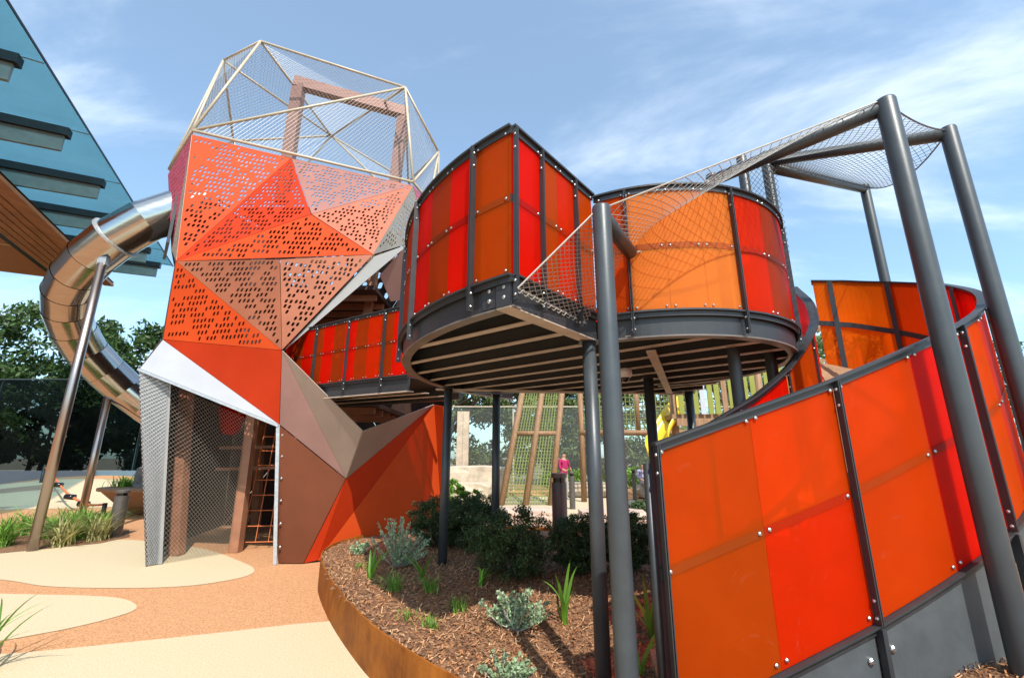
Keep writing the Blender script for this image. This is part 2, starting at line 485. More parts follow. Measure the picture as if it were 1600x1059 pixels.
def barrier(root, path, cols, posts, zt, zb, foot=0.16, fin=0.044, mid=0.5, ends=(0, None), bolt_r=0.0085, cap=0.028, midfront=False, inset=0.0):
    s0 = ends[0]; s1 = path.L if ends[1] is None else ends[1]
    rail(path, s0, s1, zt, -0.022, cap, -0.010, 0.004).build('top_rail', 'steel', root)
    rail(path, s0, s1, zt, 0.002, 0.010, -0.050, -0.0105).build('top_flange', 'steel_dark', root)
    rail(path, s0, s1, zb, -0.022, 0.030, -0.012, 0.0).build('bottom_rail', 'steel', root)
    rail(path, s0, s1, zb, 0.002, 0.010, -0.045, -0.0125).build('bottom_flange', 'steel_dark', root)
    if mid:
        zm = lambda d: zb(d) + (zt(d) - zb(d)) * mid
        rail(path, s0, s1, zm, -0.024, -0.0128, -0.026, 0.026).build('mid_rail', 'steel_dark', root)
    for sp in posts:
        z1, z0 = zt(sp) - 0.011, zb(sp) - foot
        m = MB()
        for ds in (-0.008, 0.0025):
            a0, a1 = sp + ds, sp + ds + 0.0055
            q = [path.at(a0, 0, 0.004), path.at(a1, 0, 0.004), path.at(a1, 0, fin), path.at(a0, 0, fin)]
            m.hexa([(p.x, p.y, z0) for p in q] + [(p.x, p.y, z1) for p in q])
        q = [path.at(sp - 0.024, 0, -0.034), path.at(sp + 0.024, 0, -0.034), path.at(sp + 0.024, 0, -0.031), path.at(sp - 0.024, 0, -0.031)]
        m.hexa([(p.x, p.y, zb(sp)) for p in q] + [(p.x, p.y, z1 - .002) for p in q])
        po = m.build('post', 'steel', root)
        b = MB(); t = path.tan(sp)
        for zz in (z1 - 0.05, z1 - 0.14, z0 + 0.03, z0 + 0.11):
            for sg in (-1, 1):
                b.dome(path.at(sp + sg * 0.0085, zz, fin * 0.55), (sg * t.x, sg * t.y, 0), bolt_r)
        b.build('bolts', 'bolt', po, kind='stuff')
    for sa, sb, m_ in cols:
        a, b = sa + 0.0008, sb - 0.0008
        n = 5
        halves = [(m_, 0.0, 1.0)] if isinstance(m_, str) else [(m_[0], 0.0, mid - .001), (m_[1], mid + .001, 1.0)]
        for mm_, f0, f1 in halves:
            secs = []
            for i in range(n + 1):
                d = a + (b - a) * i / n
                z1, z0 = zt(d) - 0.014, zb(d) + 0.004
                z0, z1 = z0 + (z1 - z0) * f0, z0 + (z1 - z0) * f1
                secs.append([path.at(d, z0, -0.012), path.at(d, z0, 0.0), path.at(d, z1, 0.0), path.at(d, z1, -0.012)])
            pn = MB().sweep(secs).build('panel', mm_, root)
        if mid:  # added thin strip: mid rail darkening through the panel, painted on its front
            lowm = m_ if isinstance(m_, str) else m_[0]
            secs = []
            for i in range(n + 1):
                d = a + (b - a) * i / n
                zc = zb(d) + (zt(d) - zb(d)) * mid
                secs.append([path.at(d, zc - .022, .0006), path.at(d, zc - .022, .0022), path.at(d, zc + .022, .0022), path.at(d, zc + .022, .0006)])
            MB().sweep(secs).build('rail_shade_strip', lowm + '_band', pn)
        bb = MB()
        for d in (a + 0.028, b - 0.028):
            for fr in ((0.03, 0.5, 0.955) if mid else (0.04, 0.95)):
                z = zb(d) + (zt(d) - zb(d)) * fr
                nn = path.nrm(d)
                bb.dome(path.at(d, z, 0.003 if fr < 0.9 else 0.010), (nn.x, nn.y, 0), bolt_r)
        bb.build('bolts', 'bolt', pn, kind='stuff')

def wires(m, polys, r=0.003, n=3):
    for p in polys: m.tube(p, r, n, cap=False)
    return m

def net_quad(m, A, B, C, D, nu, nv, sag=0.0, r=0.003, div=10, square=False, sagdir=(0, 0, -1), edge_sag=None):
    """diamond net on the bilinear patch A-B (u) / D-C, sagging in the middle"""
    A, B, C, D = (Vector(p) for p in (A, B, C, D)); sd = Vector(sagdir)
    def S(u, v):
        p = A * (1 - u) * (1 - v) + B * u * (1 - v) + C * u * v + D * (1 - u) * v
        k = sag * 16 * u * (1 - u) * v * (1 - v)
        if edge_sag: k += edge_sag(u, v)
        return p + sd * k
    lines = []
    if square:
        for i in range(nu + 1): lines.append([S(i / nu, k / div) for k in range(div + 1)])
        for j in range(nv + 1): lines.append([S(k / div, j / nv) for k in range(div + 1)])
    else:
        # diamonds: lines i +/- j = const in a (nu x nv) lattice
        for sg in (1, -1):
            for cst in range(-nv, nu + nv + 1):
                # u*nu = cst + sg * v*nv
                vs = []
                for k in range(div * 3 + 1):
                    v = k / (div * 3); u = (cst + sg * v * nv) / nu
                    vs.append((u, v))
                # clip
                run = [(u, v) for u, v in vs if -1e-6 <= u <= 1 + 1e-6]
                lo = [(0.0, (0 * nu - cst) / (sg * nv)), (1.0, (1 * nu - cst) / (sg * nv))]
                for u, v in lo:
                    if 0 < v < 1: run.append((u, v))
                run.sort(key=lambda q: q[1])
                if len(run) >= 2:
                    if div == 1: run = [run[0], run[-1]]
                    lines.append([S(u, v) for u, v in run])
    wires(m, lines, r)
    return S

def tri_net(m, A, B, C, sp=0.07, r=0.0025, jig=0.0):
    """diamond mesh of straight wires on a triangle"""
    A, B, C = Vector(A), Vector(B), Vector(C)
    n = (B - A).cross(C - A).normalized()
    ex = n.cross(Vector((0, 0, 1)))
    if ex.length < 0.05: ex = Vector((1, 0, 0)) - n * n.x
    ex.normalize(); ey = n.cross(ex)
    P2 = [Vector(((p - A).dot(ex), (p - A).dot(ey))) for p in (A, B, C)]
    for ang in (58, -58):
        d = Vector((math.cos(R(ang)), math.sin(R(ang)))); q = Vector((-d.y, d.x))
        pr = [p.dot(q) for p in P2]; k = math.ceil(min(pr) / sp)
        while k * sp < max(pr):
            t = k * sp; hit = []
            for i in range(3):
                a, b = pr[i], pr[(i + 1) % 3]
                if (a - t) * (b - t) < 0:
                    f = (t - a) / (b - a); hit.append(P2[i].lerp(P2[(i + 1) % 3], f))
            if len(hit) == 2 and (hit[0] - hit[1]).length > 0.02:
                m.tube([A + ex * h.x + ey * h.y for h in hit], r, 3, cap=False)
            k += 1

def perf_facet(pts, mname, parent, name='facet', perf=True, seed=0, inset=0.006, th=0.012, density=0.8, hole=(0.019, 0.033), pitch=(0.070, 0.098), label=None):
    pts = [Vector(p) for p in pts]
    c = sum(pts, Vector()) / len(pts)
    n = (pts[1] - pts[0]).cross(pts[2] - pts[0]).normalized()
    if n.dot(cam.location - c) < 0: n = -n
    ex = Vector((0, 0, 1)).cross(n)
    if ex.length < 1e-3: ex = Vector((1, 0, 0))
    ex.normalize(); ey = n.cross(ex)
    P2 = [Vector(((p - c).dot(ex), (p - c).dot(ey))) for p in pts]
    P2 = [p * (1 - inset / max(0.1, p.length) * 1.5) for p in P2]
    area = sum(a.x * b.y - b.x * a.y for a, b in zip(P2, P2[1:] + P2[:1]))
    if area < 0: P2.reverse()
    def inside(p, mg):
        for a, b in zip(P2, P2[1:] + P2[:1]):
            e = (b - a).normalized()
            if e.x * (p.y - a.y) - e.y * (p.x - a.x) < mg: return False
        return True
    vs = list(P2); fs = [list(range(len(P2)))]; hid = [-1] * len(P2)
    if perf:
        rg = random.Random(seed)
        x0, x1 = min(p.x for p in P2), max(p.x for p in P2); y0, y1 = min(p.y for p in P2), max(p.y for p in P2)
        y = y0 + 0.05; nh = 0
        while y < y1:
            x = x0 + rg.uniform(0, pitch[0]); run = rg.randint(2, 7); on = rg.random() < density
            while x < x1:
                if run <= 0:
                    on = (not on) if on else True
                    run = rg.randint(2, 7) if on else rg.randint(1, 2)
                run -= 1
                p = Vector((x + rg.uniform(-.006, .006), y + rg.uniform(-.008, .008)))
                if on and inside(p, 0.055):
                    for k in range(8):
                        a = 2 * math.pi * (k + .5) / 8
                        hx = hole[0] * (1 if abs(math.cos(a)) > .5 else .55) * (1 if math.cos(a) > 0 else -1)
                        hy = hole[1] * (1 if abs(math.sin(a)) > .5 else .6) * (1 if math.sin(a) > 0 else -1)
                        vs.append(p + Vector((hx + hy * 0.28, hy))); hid.append(nh)
                    fs.append(list(range(len(vs) - 8, len(vs)))); nh += 1
                x += pitch[0]
            y += pitch[1]
        vo, eo, fo, ov, oe, of = geometry.delaunay_2d_cdt(vs, [], fs, 1, 1e-5, True)
        h2 = [hid[o[0]] if o else -1 for o in ov]
        fo = [f for f in fo if not (h2[f[0]] >= 0 and h2[f[0]] == h2[f[1]] == h2[f[2]])]
    else:
        vo, fo = vs, fs
    m = MB()
    k = len(vo)
    front = [c + ex * p.x + ey * p.y for p in vo]
    back = [p - n * th for p in front]
    ecount = {}
    for f in fo:
        for a, b in zip(f, list(f[1:]) + [f[0]]):
            ecount[(a, b)] = 1
    side = [(b, a, a + k, b + k) for (a, b) in ecount if (b, a) not in ecount]
    m.add(front + back, [tuple(f) for f in fo] + [tuple(i + k for i in reversed(f)) for f in fo] + side)
    return m.build(name, mname, parent, label=label)

def numpy_mesh(name, V, Fq, mname):
    me = bpy.data.meshes.new(name)
    V = np.asarray(V, dtype=np.float32); Fq = np.asarray(Fq, dtype=np.int32)
    k = Fq.shape[1]
    me.vertices.add(len(V)); me.vertices.foreach_set('co', V.ravel())
    me.loops.add(Fq.size); me.loops.foreach_set('vertex_index', Fq.ravel())
    me.polygons.add(len(Fq)); me.polygons.foreach_set('loop_start', np.arange(0, Fq.size, k, dtype=np.int32))
    me.materials.append(M[mname]); me.update(calc_edges=True); me.validate()
    return me

def leaf_cloud(centers, rad, per, size, seed, aspect=0.5, drop=0.0):
    """small pointed leaves (one folded quad each) scattered round the clump centres"""
    g = np.random.default_rng(seed)
    C = np.repeat(np.asarray(centers, dtype=float), per, axis=0)
    N = len(C)
    d = g.normal(size=(N, 3)); d /= np.linalg.norm(d, axis=1)[:, None]
    P = C + d * (np.asarray(rad) * g.random(N) ** 0.45)[:, None] * np.array([1, 1, 0.75])
    ax = g.normal(size=(N, 3)); ax[:, 2] -= drop; ax /= np.linalg.norm(ax, axis=1)[:, None]
    up = g.normal(size=(N, 3)) + d * 0.8 + np.array([0, 0, 0.6]); sd = np.cross(ax, up); sd /= np.linalg.norm(sd, axis=1)[:, None] + 1e-9
    L = size * g.uniform(0.6, 1.3, N)[:, None]; W = L * aspect * 0.5
    V = np.stack([P - ax * L * .5, P + sd * W - ax * L * .05, P + ax * L * .5, P - sd * W - ax * L * .05], axis=1).reshape(-1, 3)
    F = np.arange(N * 4).reshape(N, 4)
    return V, F

# ------------------------------------------------------------------ ground
def flat(name, poly, z, m, kind='structure', parent=None):
    b = MB(); b.add([(x, y, z) for x, y in poly], [tuple(range(len(poly)))])
    return b.build(name, m, parent, kind=kind)
flat('ground', [(-900, -200), (900, -200), (900, 900), (-900, 900)], -0.012, 'earth')
flat('rubber_floor', [(-40, -8), (30, -8), (30, 30), (-40, 30)], -0.004, 'rubber_terracotta')
def blob(name, pts, z=0.001, m='rubber_cream'):
    flat(name, [(p.x, p.y) for p in catmull(pts, 6, True)], z, m)
blob('pavement_patch', [(-9.5, 6.9), (-7.4, 6.45), (-6.2, 6.14), (-5.4, 5.86), (-4.5, 5.79), (-3.85, 5.86), (-3.5, 6.1), (-3.36, 6.4), (-3.5, 6.75), (-3.95, 7.2), (-4.9, 8.0), (-6.0, 8.6), (-7.3, 9.0), (-8.2, 8.4), (-10.5, 7.9), (-11.5, 7.5)])
blob('pavement_patch', [(-7.5, 5.75), (-5.65, 5.57), (-4.6, 5.49), (-4.1, 5.36), (-3.74, 5.06), (-3.76, 4.75), (-4.0, 4.4), (-4.5, 4.1), (-6, 3.85), (-7.6, 4.4)])
blob('pavement_patch', [(-4.6, 3.75), (-3.78, 3.99), (-3.12, 4.2), (-2.48, 4.42), (-1.8, 4.66), (-1.2, 4.7), (-0.6, 3.9), (0.3, 2.4), (1.0, 0.5), (-1.0, -1.5), (-4.0, -0.5), (-5.2, 2.0)])
blob('pavement_patch', [(-16, 19), (-12.6, 15.5), (-11, 14.4), (-9.6, 13.6), (-8.7, 14.4), (-8.2, 17), (-9, 21), (-13, 25), (-18, 24)])
blob('pavement_patch', [(-24, 24), (-19.5, 19.5), (-17.5, 16.6), (-15.5, 13.2), (-14, 11.5), (-16, 10.2), (-21, 12), (-27, 18)])
blob('pavement_patch', [(-3.5, 9.5), (-1, 11), (2, 11.3), (5, 12.5), (6, 15), (3, 18), (-1, 18.5), (-4, 16.5), (-5, 12)])
blob('pavement_patch', [(2.2, 7.4), (3.4, 7.2), (5, 8), (5.2, 9.4), (3.6, 9.6), (2.4, 8.6)], 0.001, 'concrete')

def mound(cx, cy, rad, hh, inner=None, z=0.0, m='rubber_cream'):
    mb = MB(); N, K = 40, 14
    for i in range(K + 1):
        for k in range(N):
            a = 2 * math.pi * k / N; r_ = (inner or rad) * i / K
            ex_ = 1.0 if not inner else (0.62 + .2 * math.sin(a * 2 + 1))
            x, y = r_ * math.cos(a), r_ * ex_ * math.sin(a)
            q = min(1, math.hypot(x, y) / rad)
            mb.v.append((cx + x * 1.5, cy + y, z + hh * (math.cos(math.pi * q) * .5 + .5)))
    for i in range(K):
        for k in range(N): mb.f.append((i * N + k, i * N + (k + 1) % N, (i + 1) * N + (k + 1) % N, (i + 1) * N + k))
    mb.build('play_mound_ground', m, None, smooth=True, kind='structure')
mound(-16.5, 19.0, 5.2, 0.75, None, 0.002)
mound(-16.5, 19.0, 5.2, 0.75, 2.3, 0.008, 'rubber_terracotta')
# planting bed: corten edge and mulch
RIM = [(-1.9, 8.0), (-2.35, 7.2), (-2.42, 6.5), (-2.23, 5.79), (-1.7, 4.75), (-1.17, 3.88), (-0.79, 3.35), (-0.44, 2.95), (-0.13, 2.66), (0.2, 2.42), (0.7, 2.05), (1.4, 1.7), (2.4, 1.5), (3.6, 1.6), (4.8, 2.2), (5.6, 3.4), (5.7, 5.0), (4.6, 6.4), (3.2, 6.9), (1.9, 7.4), (0.7, 8.1), (-0.7, 8.4)]
RIMC = catmull([(x, y, 0) for x, y in RIM], 8, True)
rimp = Path([(p.x, p.y) for p in RIMC] + [(RIMC[0].x, RIMC[0].y)])
edge = thing('planter_edging', 'curved rusty weathered steel edging round the mulched garden bed', 'edging', (-0.8, 3.35, 0))
nseg = 13; SL = rimp.L / nseg
for i in range(nseg):
    a, b = i * SL + 0.004, (i + 1) * SL - 0.004
    rail(rimp, a, b, lambda d: 0.0, -0.006, 0.006, -0.01, 0.318 + 0.0015 * (i % 2), step=0.09).build('edging_plate', 'corten', edge)
poly = [(p.x, p.y) for p in RIMC]
def in_poly(x, y, P=poly):
    c_ = False; j = len(P) - 1
    for i in range(len(P)):
        if (P[i][1] > y) != (P[j][1] > y) and x < (P[j][0] - P[i][0]) * (y - P[i][1]) / (P[j][1] - P[i][1]) + P[i][0]: c_ = not c_
        j = i
    return c_
def hn(x, y):
    return math.sin(x * 2.1 + 1.3 * y) * .5 + math.sin(x * 4.7 - 3.1 * y + 2) * .3 + math.sin(9.1 * x + 7.7 * y) * .15
def rim_dist(x, y):
    return min((x - p[0]) ** 2 + (y - p[1]) ** 2 for p in poly) ** 0.5
def sm(a, b, x):
    t = min(1, max(0, (x - a) / (b - a))); return t * t * (3 - 2 * t)
def soil(x, y):
    base = 0.285 + 0.125 * sm(1.8, 2.5, x)
    dip = 0.18 * math.exp(-((x - 0.6) ** 2 / 0.5 + (y - 3.1) ** 2 / 1.2))
    mound = 0.06 * math.exp(-((x + 0.6) ** 2 / 1.4 + (y - 5.6) ** 2 / 2.0))
    return base - dip + mound + 0.012 * hn(x, y)
gv, gf, idx = [], [], {}
step = 0.085
nx, ny = int(8.3 / step), int(7.2 / step)
def gid(i, j):
    if (i, j) not in idx:
        x, y = -2.5 + i * step, 1.4 + j * step
        idx[(i, j)] = len(gv); gv.append((x, y, soil(x, y)))
    return idx[(i, j)]
for i in range(nx):
    for j in range(ny):
        cx, cy = -2.5 + (i + .5) * step, 1.4 + (j + .5) * step
        if in_poly(cx, cy) and rim_dist(cx, cy) > 0.05:
            gf.append((gid(i, j), gid(i + 1, j), gid(i + 1, j + 1), gid(i, j + 1)))
# lap the border of the mulch out under the edging
b = MB(); b.v, b.f = gv, gf
b.build('mulch_ground', 'mulch', kind='structure', smooth=True)
mb2 = MB(); ring = []
for k in range(len(RIMC)):
    d = rimp.s[k]; a, c_ = rimp.pos(d) - rimp.nrm(d) * .004, rimp.pos(d) - rimp.nrm(d) * .17
    mb2.v += [(a.x, a.y, soil(a.x, a.y) - .004), (c_.x, c_.y, soil(c_.x, c_.y) - .008)]
n_ = len(RIMC)
mb2.f = [(2 * k, 2 * k + 1, 2 * ((k + 1) % n_) + 1, 2 * ((k + 1) % n_)) for k in range(n_)]
mb2.build('soil_ground', 'mulch', kind='structure')
g = np.random.default_rng(3)
cv, cf = [], []
cnt = 0
while cnt < 48000:
    y = 2.2 + 5.0 * g.random() ** 1.5; x = -2.4 + 6.2 * g.random()
    if not in_poly(x, y): continue
    L = g.uniform(0.010, 0.040); W = g.uniform(0.003, 0.009); a = g.uniform(0, math.pi); tl_ = g.normal(0, 0.5)
    z = soil(x, y) + 0.004 + g.random() * 0.018
    dx, dy = math.cos(a) * L / 2, math.sin(a) * L / 2; wx, wy = -math.sin(a) * W / 2, math.cos(a) * W / 2; dz = tl_ * L / 2
    k = len(cv)
    cv += [(x - dx - wx, y - dy - wy, z - dz), (x + dx - wx, y + dy - wy, z + dz), (x + dx + wx, y + dy + wy, z + dz + .002), (x - dx + wx, y - dy + wy, z - dz + .002)]
    cf.append((k, k + 1, k + 2, k + 3)); cnt += 1
def leafy_chip():
    m = M['chip']; t = m.node_tree; p = t.nodes['Principled BSDF']
    gm = t.nodes.new('ShaderNodeNewGeometry'); rp = t.nodes.new('ShaderNodeValToRGB')
    e = rp.color_ramp.elements
    e[0].color = (0.09, 0.032, 0.014, 1); e[1].color = (0.58, 0.35, 0.18, 1)
    q = e.new(0.55); q.color = (0.37, 0.145, 0.05, 1)
    t.links.new(gm.outputs['Random Per Island'], rp.inputs[0]); t.links.new(rp.outputs[0], p.inputs['Base Color'])
leafy_chip()
link('mulch_chips', numpy_mesh('mulch_chips', cv, cf, 'chip'), None, 'stuff', 'brown bark chips covering the garden bed under the deck', 'mulch')

# ------------------------------------------------------------------ raised deck with two round bays
def circ3(a, b, c):
    ax, ay = a; bx, by = b; cx, cy = c
    d = 2 * (ax * (by - cy) + bx * (cy - ay) + cx * (ay - by))
    ux = ((ax * ax + ay * ay) * (by - cy) + (bx * bx + by * by) * (cy - ay) + (cx * cx + cy * cy) * (ay - by)) / d
    uy = ((ax * ax + ay * ay) * (cx - bx) + (bx * bx + by * by) * (ax - cx) + (cx * cx + cy * cy) * (bx - ax)) / d
    return ux, uy, math.hypot(ax - ux, ay - uy)
CORNER = (0.0, 2.315); VALLEY = (0.6, 3.06)
LX, LY, LR = circ3(CORNER, (-0.665, 3.07), (-1.0, 4.1))
RX, RY, RR = 1.25, 4.115, 1.195
DZ = 2.42; UZ = 2.25; TZ = 3.37
deck = thing('round_deck', 'raised deck with two round bays walled in red and orange translucent panels', 'play deck', (0.3, 4.2, 0.2))
aC = math.atan2(CORNER[1] - LY, CORNER[0] - LX)
def arcpts(cx, cy, r, a0, a1, n=48):
    return [(cx + r * math.cos(a0 + (a1 - a0) * i / n), cy + r * math.sin(a0 + (a1 - a0) * i / n)) for i in range(n + 1)]
aEnd = aC - R(105)
pl = Path(arcpts(LX, LY, LR, aEnd, aC))
ps = Path([CORNER, VALLEY])
aV = math.atan2(VALLEY[1] - RY, VALLEY[0] - RX)
pr_ = Path(arcpts(RX, RY, RR, aV, aV + R(190), 64))
zt = lambda d: TZ
zb = lambda d: DZ
L = pl.L
def lc(ds): return L - ds
lcols = [(lc(0.30), L - 0.012, 'ochre')]
seq = ['red', 'rust', 'red', 'scarlet', 'rust', 'red', 'rust', 'scarlet', 'red', 'rust', 'red']
for i, mm in enumerate(seq[:9]):
    lcols.append((lc(0.30 + 0.27 * (i + 1)), lc(0.30 + 0.27 * i), mm))
lcols = [q for q in lcols if q[0] > 0]
barrier(deck, pl, lcols, [lc(0.30), lc(1.11), lc(1.92)], zt, zb, foot=0.16)
barrier(deck, ps, [(0.012, 0.28, 'red'), (0.28, 0.48, 'ochre'), (0.48, 0.69, 'scarlet'), (0.69, ps.L - 0.01, 'ochre')], [0.014, 0.28, 0.69], zt, zb, foot=0.15, fin=0.034)
def rs(deg_from_front):
    a = R(-90 + deg_from_front); return RR * (a - aV)
rcols = [(0.012, rs(-20.3), 'ochre')]
for k, mm in enumerate(('amber', 'amber', 'amber')):
    w = 36.6 / 3; rcols.append((rs(-20.3 + w * k), rs(-20.3 + w * (k + 1)), mm))
for k, mm in enumerate(('scarlet', 'rust', 'red')):
    w = 46.2 / 3; rcols.append((rs(16.3 + w * k), rs(16.3 + w * (k + 1)), mm))
for k, mm in enumerate(('rust', 'red', 'scarlet')):
    rcols.append((rs(62.5 + 13 * k), rs(62.5 + 13 * (k + 1)), mm))
barrier(deck, pr_, rcols, [rs(-20.3), rs(16.3), rs(62.5), rs(101.5)], zt, zb, foot=0.16, fin=0.038)
pk = Path([(2.42, 5.82), (-0.72, 5.70)])
barrier(deck, pk, [(0.02 + .26 * i, 0.02 + .26 * (i + 1), ('red', 'rust', 'scarlet', 'ochre')[i % 4]) for i in range(12)], [0.80, 1.58, 2.36], zt, zb, foot=0.12, fin=0.038)
# ring beams: web, bottom flange
for p_, nm in ((pl, 'ring_beam'), (pr_, 'ring_beam')):
    e1 = p_.L
    rail(p_, 0, e1, lambda d: 0.0, -0.030, -0.018, UZ, DZ - 0.020).build(nm, 'steel', deck)
    rail(p_, 0, e1, lambda d: 0.0, -0.085, -0.012, UZ - 0.012, UZ - 0.001).build('beam_flange', 'rim_steel', deck)
rail(ps, 0.0, ps.L, lambda d: 0.0, -0.115, -0.012, UZ - 0.004, DZ - 0.020).build('edge_beam', 'steel', deck)
rail(ps, 0.004, ps.L, lambda d: 0.0, -0.112, -0.014, UZ - 0.014, UZ - 0.005).build('beam_flange', 'soffit_steel', deck)
# splice plates with big bolts beside the corner
m = MB(); b = MB()
for d in (0.06, 0.17):
    q = [pl.at(L - d - .06, 0, -0.017), pl.at(L - d + .045, 0, -0.017), pl.at(L - d + .045, 0, -0.009), pl.at(L - d - .06, 0, -0.009)]
    m.hexa([(p.x, p.y, UZ + .006) for p in q] + [(p.x, p.y, DZ - .03) for p in q])
    for zz in (UZ + 0.05, UZ + 0.11):
        nn = pl.nrm(L - d); b.dome(pl.at(L - d, zz, -0.008), (nn.x, nn.y, 0), 0.014)
sp_ = m.build('splice_plate', 'steel', deck); b.build('bolts', 'bolt', sp_, kind='stuff')
# deck plates
disc = lambda cx, cy, r, n=40: [(cx + r * math.cos(2 * math.pi * k / n), cy + r * math.sin(2 * math.pi * k / n)) for k in range(n)]
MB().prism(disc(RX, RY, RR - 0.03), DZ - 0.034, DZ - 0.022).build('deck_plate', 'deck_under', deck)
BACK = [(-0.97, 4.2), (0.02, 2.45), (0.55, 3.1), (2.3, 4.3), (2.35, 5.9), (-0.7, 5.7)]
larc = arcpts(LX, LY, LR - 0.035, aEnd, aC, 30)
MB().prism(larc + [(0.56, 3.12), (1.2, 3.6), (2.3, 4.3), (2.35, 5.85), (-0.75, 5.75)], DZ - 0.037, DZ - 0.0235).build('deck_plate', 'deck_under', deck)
def in_deck(x, y):
    if math.hypot(x - RX, y - RY) < RR - 0.03: return True
    P = larc + [(0.56, 3.12), (1.2, 3.6), (2.3, 4.3), (2.35, 5.85), (-0.75, 5.75)]
    return in_poly(x, y, P)
bd = Vector((0.6, 0.745)).normalized(); jd = Vector((bd.y, -bd.x))
k0 = CORNER[0] * bd.x + CORNER[1] * bd.y
for k in range(1, 12):
    t = k0 + 0.36 * k
    run = []
    for i in range(-500, 501):
        u = i * 0.008; p = bd * t + jd * u
        if in_deck(p.x, p.y): run.append(u)
        elif run:
            if run[-1] - run[0] > 0.3:
                a, c_ = bd * t + jd * (run[0] + .01), bd * t + jd * (run[-1] - .01)
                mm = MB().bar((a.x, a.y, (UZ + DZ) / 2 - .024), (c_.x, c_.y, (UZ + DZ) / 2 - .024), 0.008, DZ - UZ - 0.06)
                j = mm.build('joist', 'deck_under', deck)
                MB().bar((a.x, a.y, UZ + 0.008), (c_.x, c_.y, UZ + 0.008), 0.055, 0.008).build('flange', 'soffit_steel', j)
            run = []
# cross beams below
for a, c_ in (((-0.9, 5.35), (2.2, 5.75)), ((1.05, 3.35), (2.0, 5.75))):
    MB().bar((a[0], a[1], UZ - 0.022), (c_[0], c_[1], UZ - 0.022), 0.07, 0.016).build('brace', 'soffit_steel', deck)
MB().bar((-0.75, 5.72, UZ + .07), (2.35, 5.86, UZ + .07), 0.05, 0.15).build('back_beam', 'steel_dark', deck)
LEGS = [(-0.747, 5.33), (-0.2, 5.87), (0.54, 3.10), (1.4, 4.63), (2.18, 5.6)]
for x, y in LEGS:
    z0 = soil(x, y) - 0.1
    lg = MB().tube([(x, y, z0), (x, y, UZ - 0.02)], 0.048 if y < 4 else 0.05, 20).build('leg', 'pole_steel', deck, smooth=False)
    lg.data.polygons.foreach_set('use_smooth', [len(p.vertices) == 4 for p in lg.data.polygons])
    MB().prism([(x - .07, y - .07), (x + .07, y - .07), (x + .07, y + .07), (x - .07, y + .07)], UZ - 0.02, UZ - 0.0145).build('cap_plate', 'steel_dark', lg)
# dome camera under the deck
x, y = 1.02, 4.05
dm = thing('dome_camera', 'small white security dome camera fixed under the round deck', 'camera', (x, y, UZ - 0.03))
MB().lathe((x, y, UZ - 0.105), [(0.045, 0.0), (0.062, 0.02), (0.062, 0.075), (0.03, 0.09)], 16).build('housing', 'plastic_white', dm, smooth=True)
MB().lathe((x, y, UZ - 0.145), [(0.008, 0.0), (0.028, 0.01), (0.038, 0.028), (0.040, 0.0405)], 16).build('dome', 'lens_black', dm, smooth=True)

# ------------------------------------------------------------------ bridge to the tower
bridge = thing('footbridge', 'straight red panelled footbridge joining the round deck to the faceted tower', 'bridge', (-2.2, 6.2, 2.2))
pb = Path([(-3.75, 7.3), (-1.30, 5.645)])
nb_ = pb.nrm(1.0)
zbt = lambda d: 3.45 - 0.02 * d
zbb = lambda d: 2.52 - 0.02 * d
E0 = pb.L
bc = []
seqb = ['red', 'rust', 'scarlet', 'rust', 'red', 'rust', 'red', 'rust', 'red', 'rust', 'scarlet', 'red']
w = 0.26
for i in range(11):
    b1 = E0 - 0.07 - w * i
    if b1 - w > 0: bc.append((b1 - w, b1, seqb[i]))
barrier(bridge, pb, bc, [E0 - 0.07 - w * k for k in (1.6, 4.6, 7.6)], zbt, zbb, foot=0.14)
rail(pb, 0, E0 + 0.0, zbb, -0.032, -0.018, -0.20, -0.022).build('edge_beam', 'steel', bridge)
rail(pb, 0, E0, zbb, -0.10, -0.012, -0.212, -0.2005).build('beam_flange', 'soffit_steel', bridge)
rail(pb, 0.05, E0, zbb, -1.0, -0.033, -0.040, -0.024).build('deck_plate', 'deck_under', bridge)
rail(pb, 0, E0, zbb, -1.05, -0.98, -0.212, -0.022).build('edge_beam', 'steel_dark', bridge)
for off in (-0.35, -0.7):
    rail(pb, 0, E0, zbb, off - .03, off + .03, -0.20, -0.191).build('stringer_flange', 'soffit_steel', bridge)
p2 = Path([(q.x - nb_.x * 1.02, q.y - nb_.y * 1.02) for q in pb.p][::-1])
barrier(bridge, p2, [(0.1 + .26 * i, .1 + .26 * (i + 1), seqb[i % 12]) for i in range(10)], [0.36, 1.14, 1.92], lambda d: 3.40 + .02 * d, lambda d: 2.47 + .02 * d, foot=0.14)

# ------------------------------------------------------------------ spiral ramp
ramp = thing('spiral_ramp', 'curling ramp with tall orange panel walls winding up to the deck', 'ramp', (2.4, 3.2, 0.3))
OUT = [(0.735, 2.44), (1.3, 2.52), (1.85, 2.60), (2.35, 2.69), (2.82, 2.82), (3.26, 3.02), (3.58, 3.32), (3.72, 3.75), (3.69, 4.15), (3.53, 4.46), (3.27, 4.66)]
po_ = Path([(p.x, p.y) for p in catmull([(x, y, 0) for x, y in OUT], 8)])
OL = po_.L
rzt = interp([(0, 1.52), (1.12, 1.885), (2.16, 2.27), (2.62, 2.46), (3.06, 2.70), (3.5, 2.93), (3.92, 3.11), (4.29, 3.25), (OL, 3.32)])
def rzb(d): return rzt(d) - (1.25 - 0.28 * sm(2.2, 4.6, d))
oc = [(0.012, 0.57, 'ochre'), (0.57, 1.115, ('scarlet', 'tangerine')), (1.13, 1.70, 'tangerine'), (1.70, 2.19, 'red'), (2.21, 2.50, 'orange'), (2.50, 2.80, 'scarlet'), (2.81, 3.05, 'ochre'), (3.05, 3.295, 'red')]
